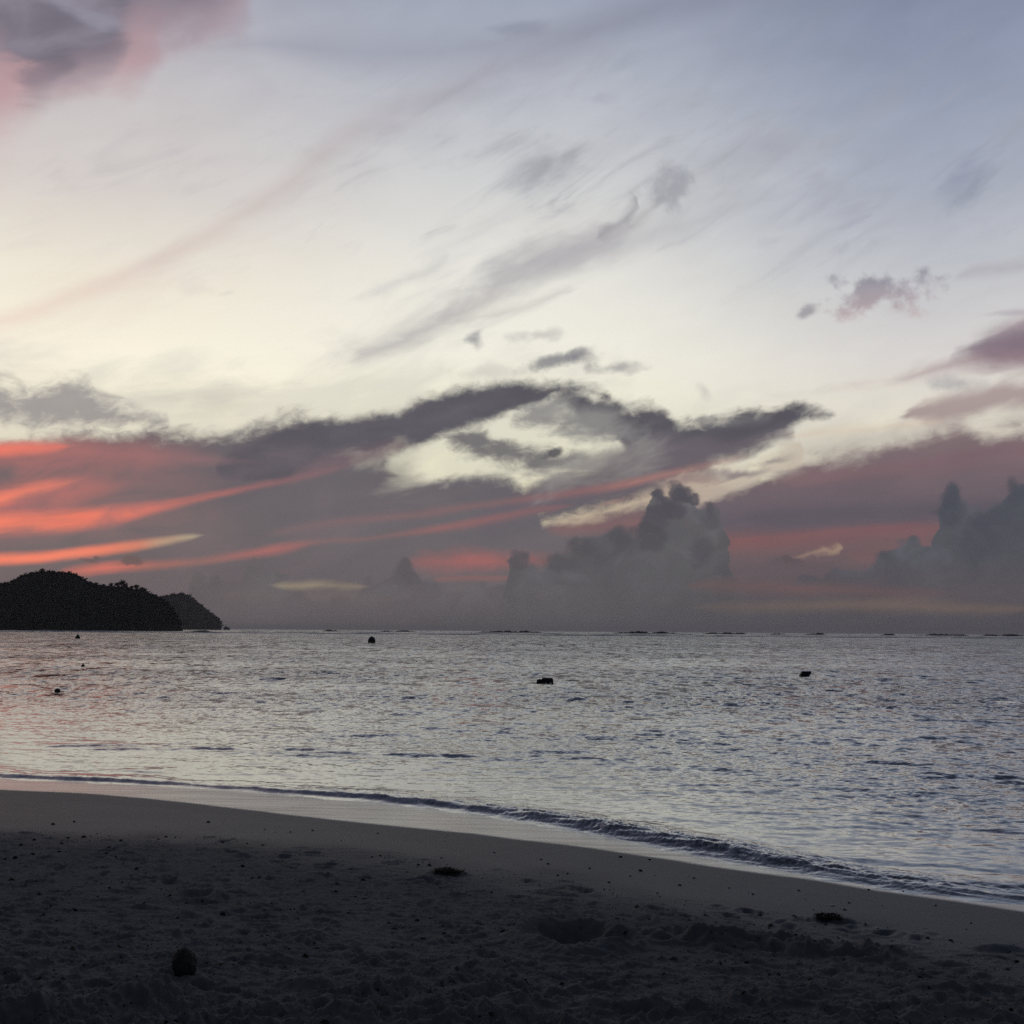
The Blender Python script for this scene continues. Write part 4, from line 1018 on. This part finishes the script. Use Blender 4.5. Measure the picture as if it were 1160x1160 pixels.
soft_box('body', 11 * k, 7 * k, 6.6 * k, 1.3 * k, m_float, t, (0.6 * k, 0, 2.9 * k), 0.55, 4)
torus('handle', 0.7 * k, 0.25 * k, m_rope, t, (-3.6 * k, 0, 3.2 * k), (math.radians(90), 0, 0))

# ------------------------------------------------------------------ things on the sand
p = sand_pt(205, 1108); k = (p - EYE).dot(fwd) / FPX
zg = ground_z(p.x, p.y + 0.03)
bm = bmesh.new(); bmesh.ops.create_icosphere(bm, subdivisions=5, radius=1.0)
co = np.array([v.co[:] for v in bm.verts])
n = fbm(co[:, 0] * 1.5, co[:, 2] * 1.5 + co[:, 1], 4, 0.6, seed=14)
co *= (1 + 0.13 * n)[:, None]
top = np.clip(co[:, 2], -1, 1)
for v, c, tz in zip(bm.verts, co, top):
    w = 14.0 * k * (1 - 0.14 * max(tz, 0) ** 2)
    v.co = (c[0] * w - 2.2 * k * tz, c[1] * 12 * k, max(c[2], -0.72) * 18 * k)
for f in bm.faces: f.smooth = True
me = bpy.data.meshes.new('rock'); bm.to_mesh(me); bm.free()
o = link('rock', me, m_stone, loc=(p.x, p.y + 0.06, zg + 12.4 * k)); tag(o, 'dark egg-shaped rock standing alone on the trampled sand', 'rock')

def weed_clump(px, py, wpx, hpx, label, seed):
    p = sand_pt(px, py); k = (p - EYE).dot(fwd) / FPX; pr = np.random.default_rng(seed)
    zg = ground_z(p.x, p.y)
    bm = bmesh.new()
    W = wpx * k / 2; H = hpx * k
    for s in range(120):
        a = pr.uniform(0, 6.28); rr_ = W * math.sqrt(pr.random())
        c = Vector((math.cos(a) * rr_, math.sin(a) * rr_ * .6, 0)); zc = H * (1 - (rr_ / W) ** 2) * pr.uniform(0.0, 1.0)
        c.z = zc; prev = None; th = pr.uniform(0, 6.28); w = pr.uniform(.004, .010)
        for q in range(6):
            d = Vector((math.cos(th), math.sin(th), pr.normal(0, .22))) * pr.uniform(.010, .022)
            nrm = Vector((-math.sin(th), math.cos(th), pr.normal(0, .5))).normalized() * w * (1 - q / 7)
            pair = (bm.verts.new(c - nrm), bm.verts.new(c + nrm))
            if prev: bm.faces.new((prev[0], prev[1], pair[1], pair[0]))
            prev = pair; c = c + d; c.z = max(c.z, -.01); th += pr.normal(0, .6)
    bmesh.ops.solidify(bm, geom=list(bm.faces), thickness=0.0025)
    me = bpy.data.meshes.new('seaweed_clump'); bm.to_mesh(me); bm.free()
    o = link('seaweed_clump', me, m_weed, loc=(p.x, p.y, zg)); tag(o, label, 'seaweed', 'seaweed clumps on the sand')
for a in [(507, 991, 30, 6, 'dark seaweed clump where the smooth sand meets the trampled sand', 1), (690, 1071, 34, 10, 'brownish seaweed clump in the small pit beside the dug hole', 2),
          (938, 1043, 26, 4, 'flat seaweed clump near the pale shells', 3)]: weed_clump(*a)

# pebbles and shells
def pebble(px, py, wpx, mat, name, label, cat, group, seed, squash=0.55):
    p = sand_pt(px, py); k = (p - EYE).dot(fwd) / FPX
    me = rock_mesh(name, wpx * k / 2, wpx * k / 2 * .8, wpx * k / 2 * squash, seed, 3, 0.25)
    o = link(name, me, mat, loc=(p.x, p.y, ground_z(p.x, p.y) + wpx * k * .1)); o.rotation_euler = (0, 0, seed)
    tag(o, label, cat, group)
PB = [(60, 934, 6), (84, 931, 5), (236, 932, 6), (354, 941, 4), (329, 943, 4), (703, 971, 5), (736, 974, 4.5), (714, 993, 4), (786, 995, 4), (880, 981, 8), (933, 991, 6), (984, 1008, 4),
      (1023, 1010, 4), (613, 974, 4), (621, 979, 4.5), (643, 990, 4), (632, 992, 4.5), (905, 1009, 4), (77, 950, 5), (560, 966, 3.5), (500, 972, 4), (770, 1003, 5), (853, 1013, 4.5), (1060, 1026, 4), (428, 944, 3.5), (300, 940, 3.5),
      (668, 984, 4), (690, 1000, 4.5), (745, 1012, 4), (826, 1006, 3.5), (962, 1023, 4), (1100, 1046, 4)]
for i, (x_, y_, w_) in enumerate(PB):
    if i == 9: lab = 'largest pebble, black, at the foot of the last ripple'
    elif i == 10: lab = 'black pebble at the water edge where the dark ripple ends'
    elif i == 5: lab = 'lone dark pebble on the shiny wet sand'
    else: lab = 'small dark pebble lying on the smooth damp sand'
    pebble(x_, y_, w_ * 0.8, m_peb, 'pebble', lab, 'pebble', 'small pebbles on the damp sand', 400 + i)
pebble(124, 947, 4, m_shell, 'shell', 'tiny white shell alone on the trampled sand near the photo edge', 'shell', 'pale shells on the sand', 2, 0.5)
pebble(943, 1026, 5, m_shell, 'shell', 'white shell fragment just above the flat seaweed clump', 'shell', 'pale shells on the sand', 3, 0.5)
pebble(993, 1051, 4, m_shell, 'shell', 'pale shell speck on the churned sand inland of the flat seaweed clump', 'shell', 'pale shells on the sand', 4, 0.5)

# crumbs of weed and husk strewn over the trampled sand
pr = np.random.default_rng(99); V = []; F = []
n = 0
while n < 4500:
    yy = pr.uniform(3.9, 15.0); xx = pr.uniform(-0.49, 0.49) * yy
    t0, q0 = tq(xx, yy); d0 = q0 - q_shore(t0); e0 = d0 - np.interp(t0, rt, rd_)
    cl_ = float(perlin(np.array([xx * 1.1]), np.array([yy * 1.6]), 7)[0])
    if e0 < -0.9: continue
    if e0 < 0 and pr.random() < 0.93: continue
    if cl_ < pr.uniform(-0.5, 0.45) and pr.random() < .85: continue
    z0 = ground_z(xx, yy); L = pr.uniform(.003, .010) * (1 + (pr.random() < .10) * 1.8); w = L * pr.uniform(.3, .8); hgt = L * pr.uniform(.25, .8); a = pr.normal(-0.5, .7)
    ca, sa = math.cos(a), math.sin(a); bse = len(V)
    for (u_, v_, z_) in ((-1, -.6, 0), (1, -1, 0), (.8, 1, 0), (-1, .8, 0), (-.3, 0, 1), (.5, .1, .8)):
        V.append((xx + (u_ * ca * L - v_ * sa * w), yy + (u_ * sa * L + v_ * ca * w), z0 + z_ * hgt - .002 * (z_ == 0)))
    F += [tuple(bse + q for q in f) for f in ((0, 1, 5, 4), (1, 2, 5), (2, 3, 4, 5), (3, 0, 4))]
    n += 1
me = bpy.data.meshes.new('beach_litter'); me.from_pydata(V, [], F); me.update()
tag(link('beach_litter', me, m_weed), 'dark crumbs of dry seaweed and husk strewn over the sand', kind='stuff')
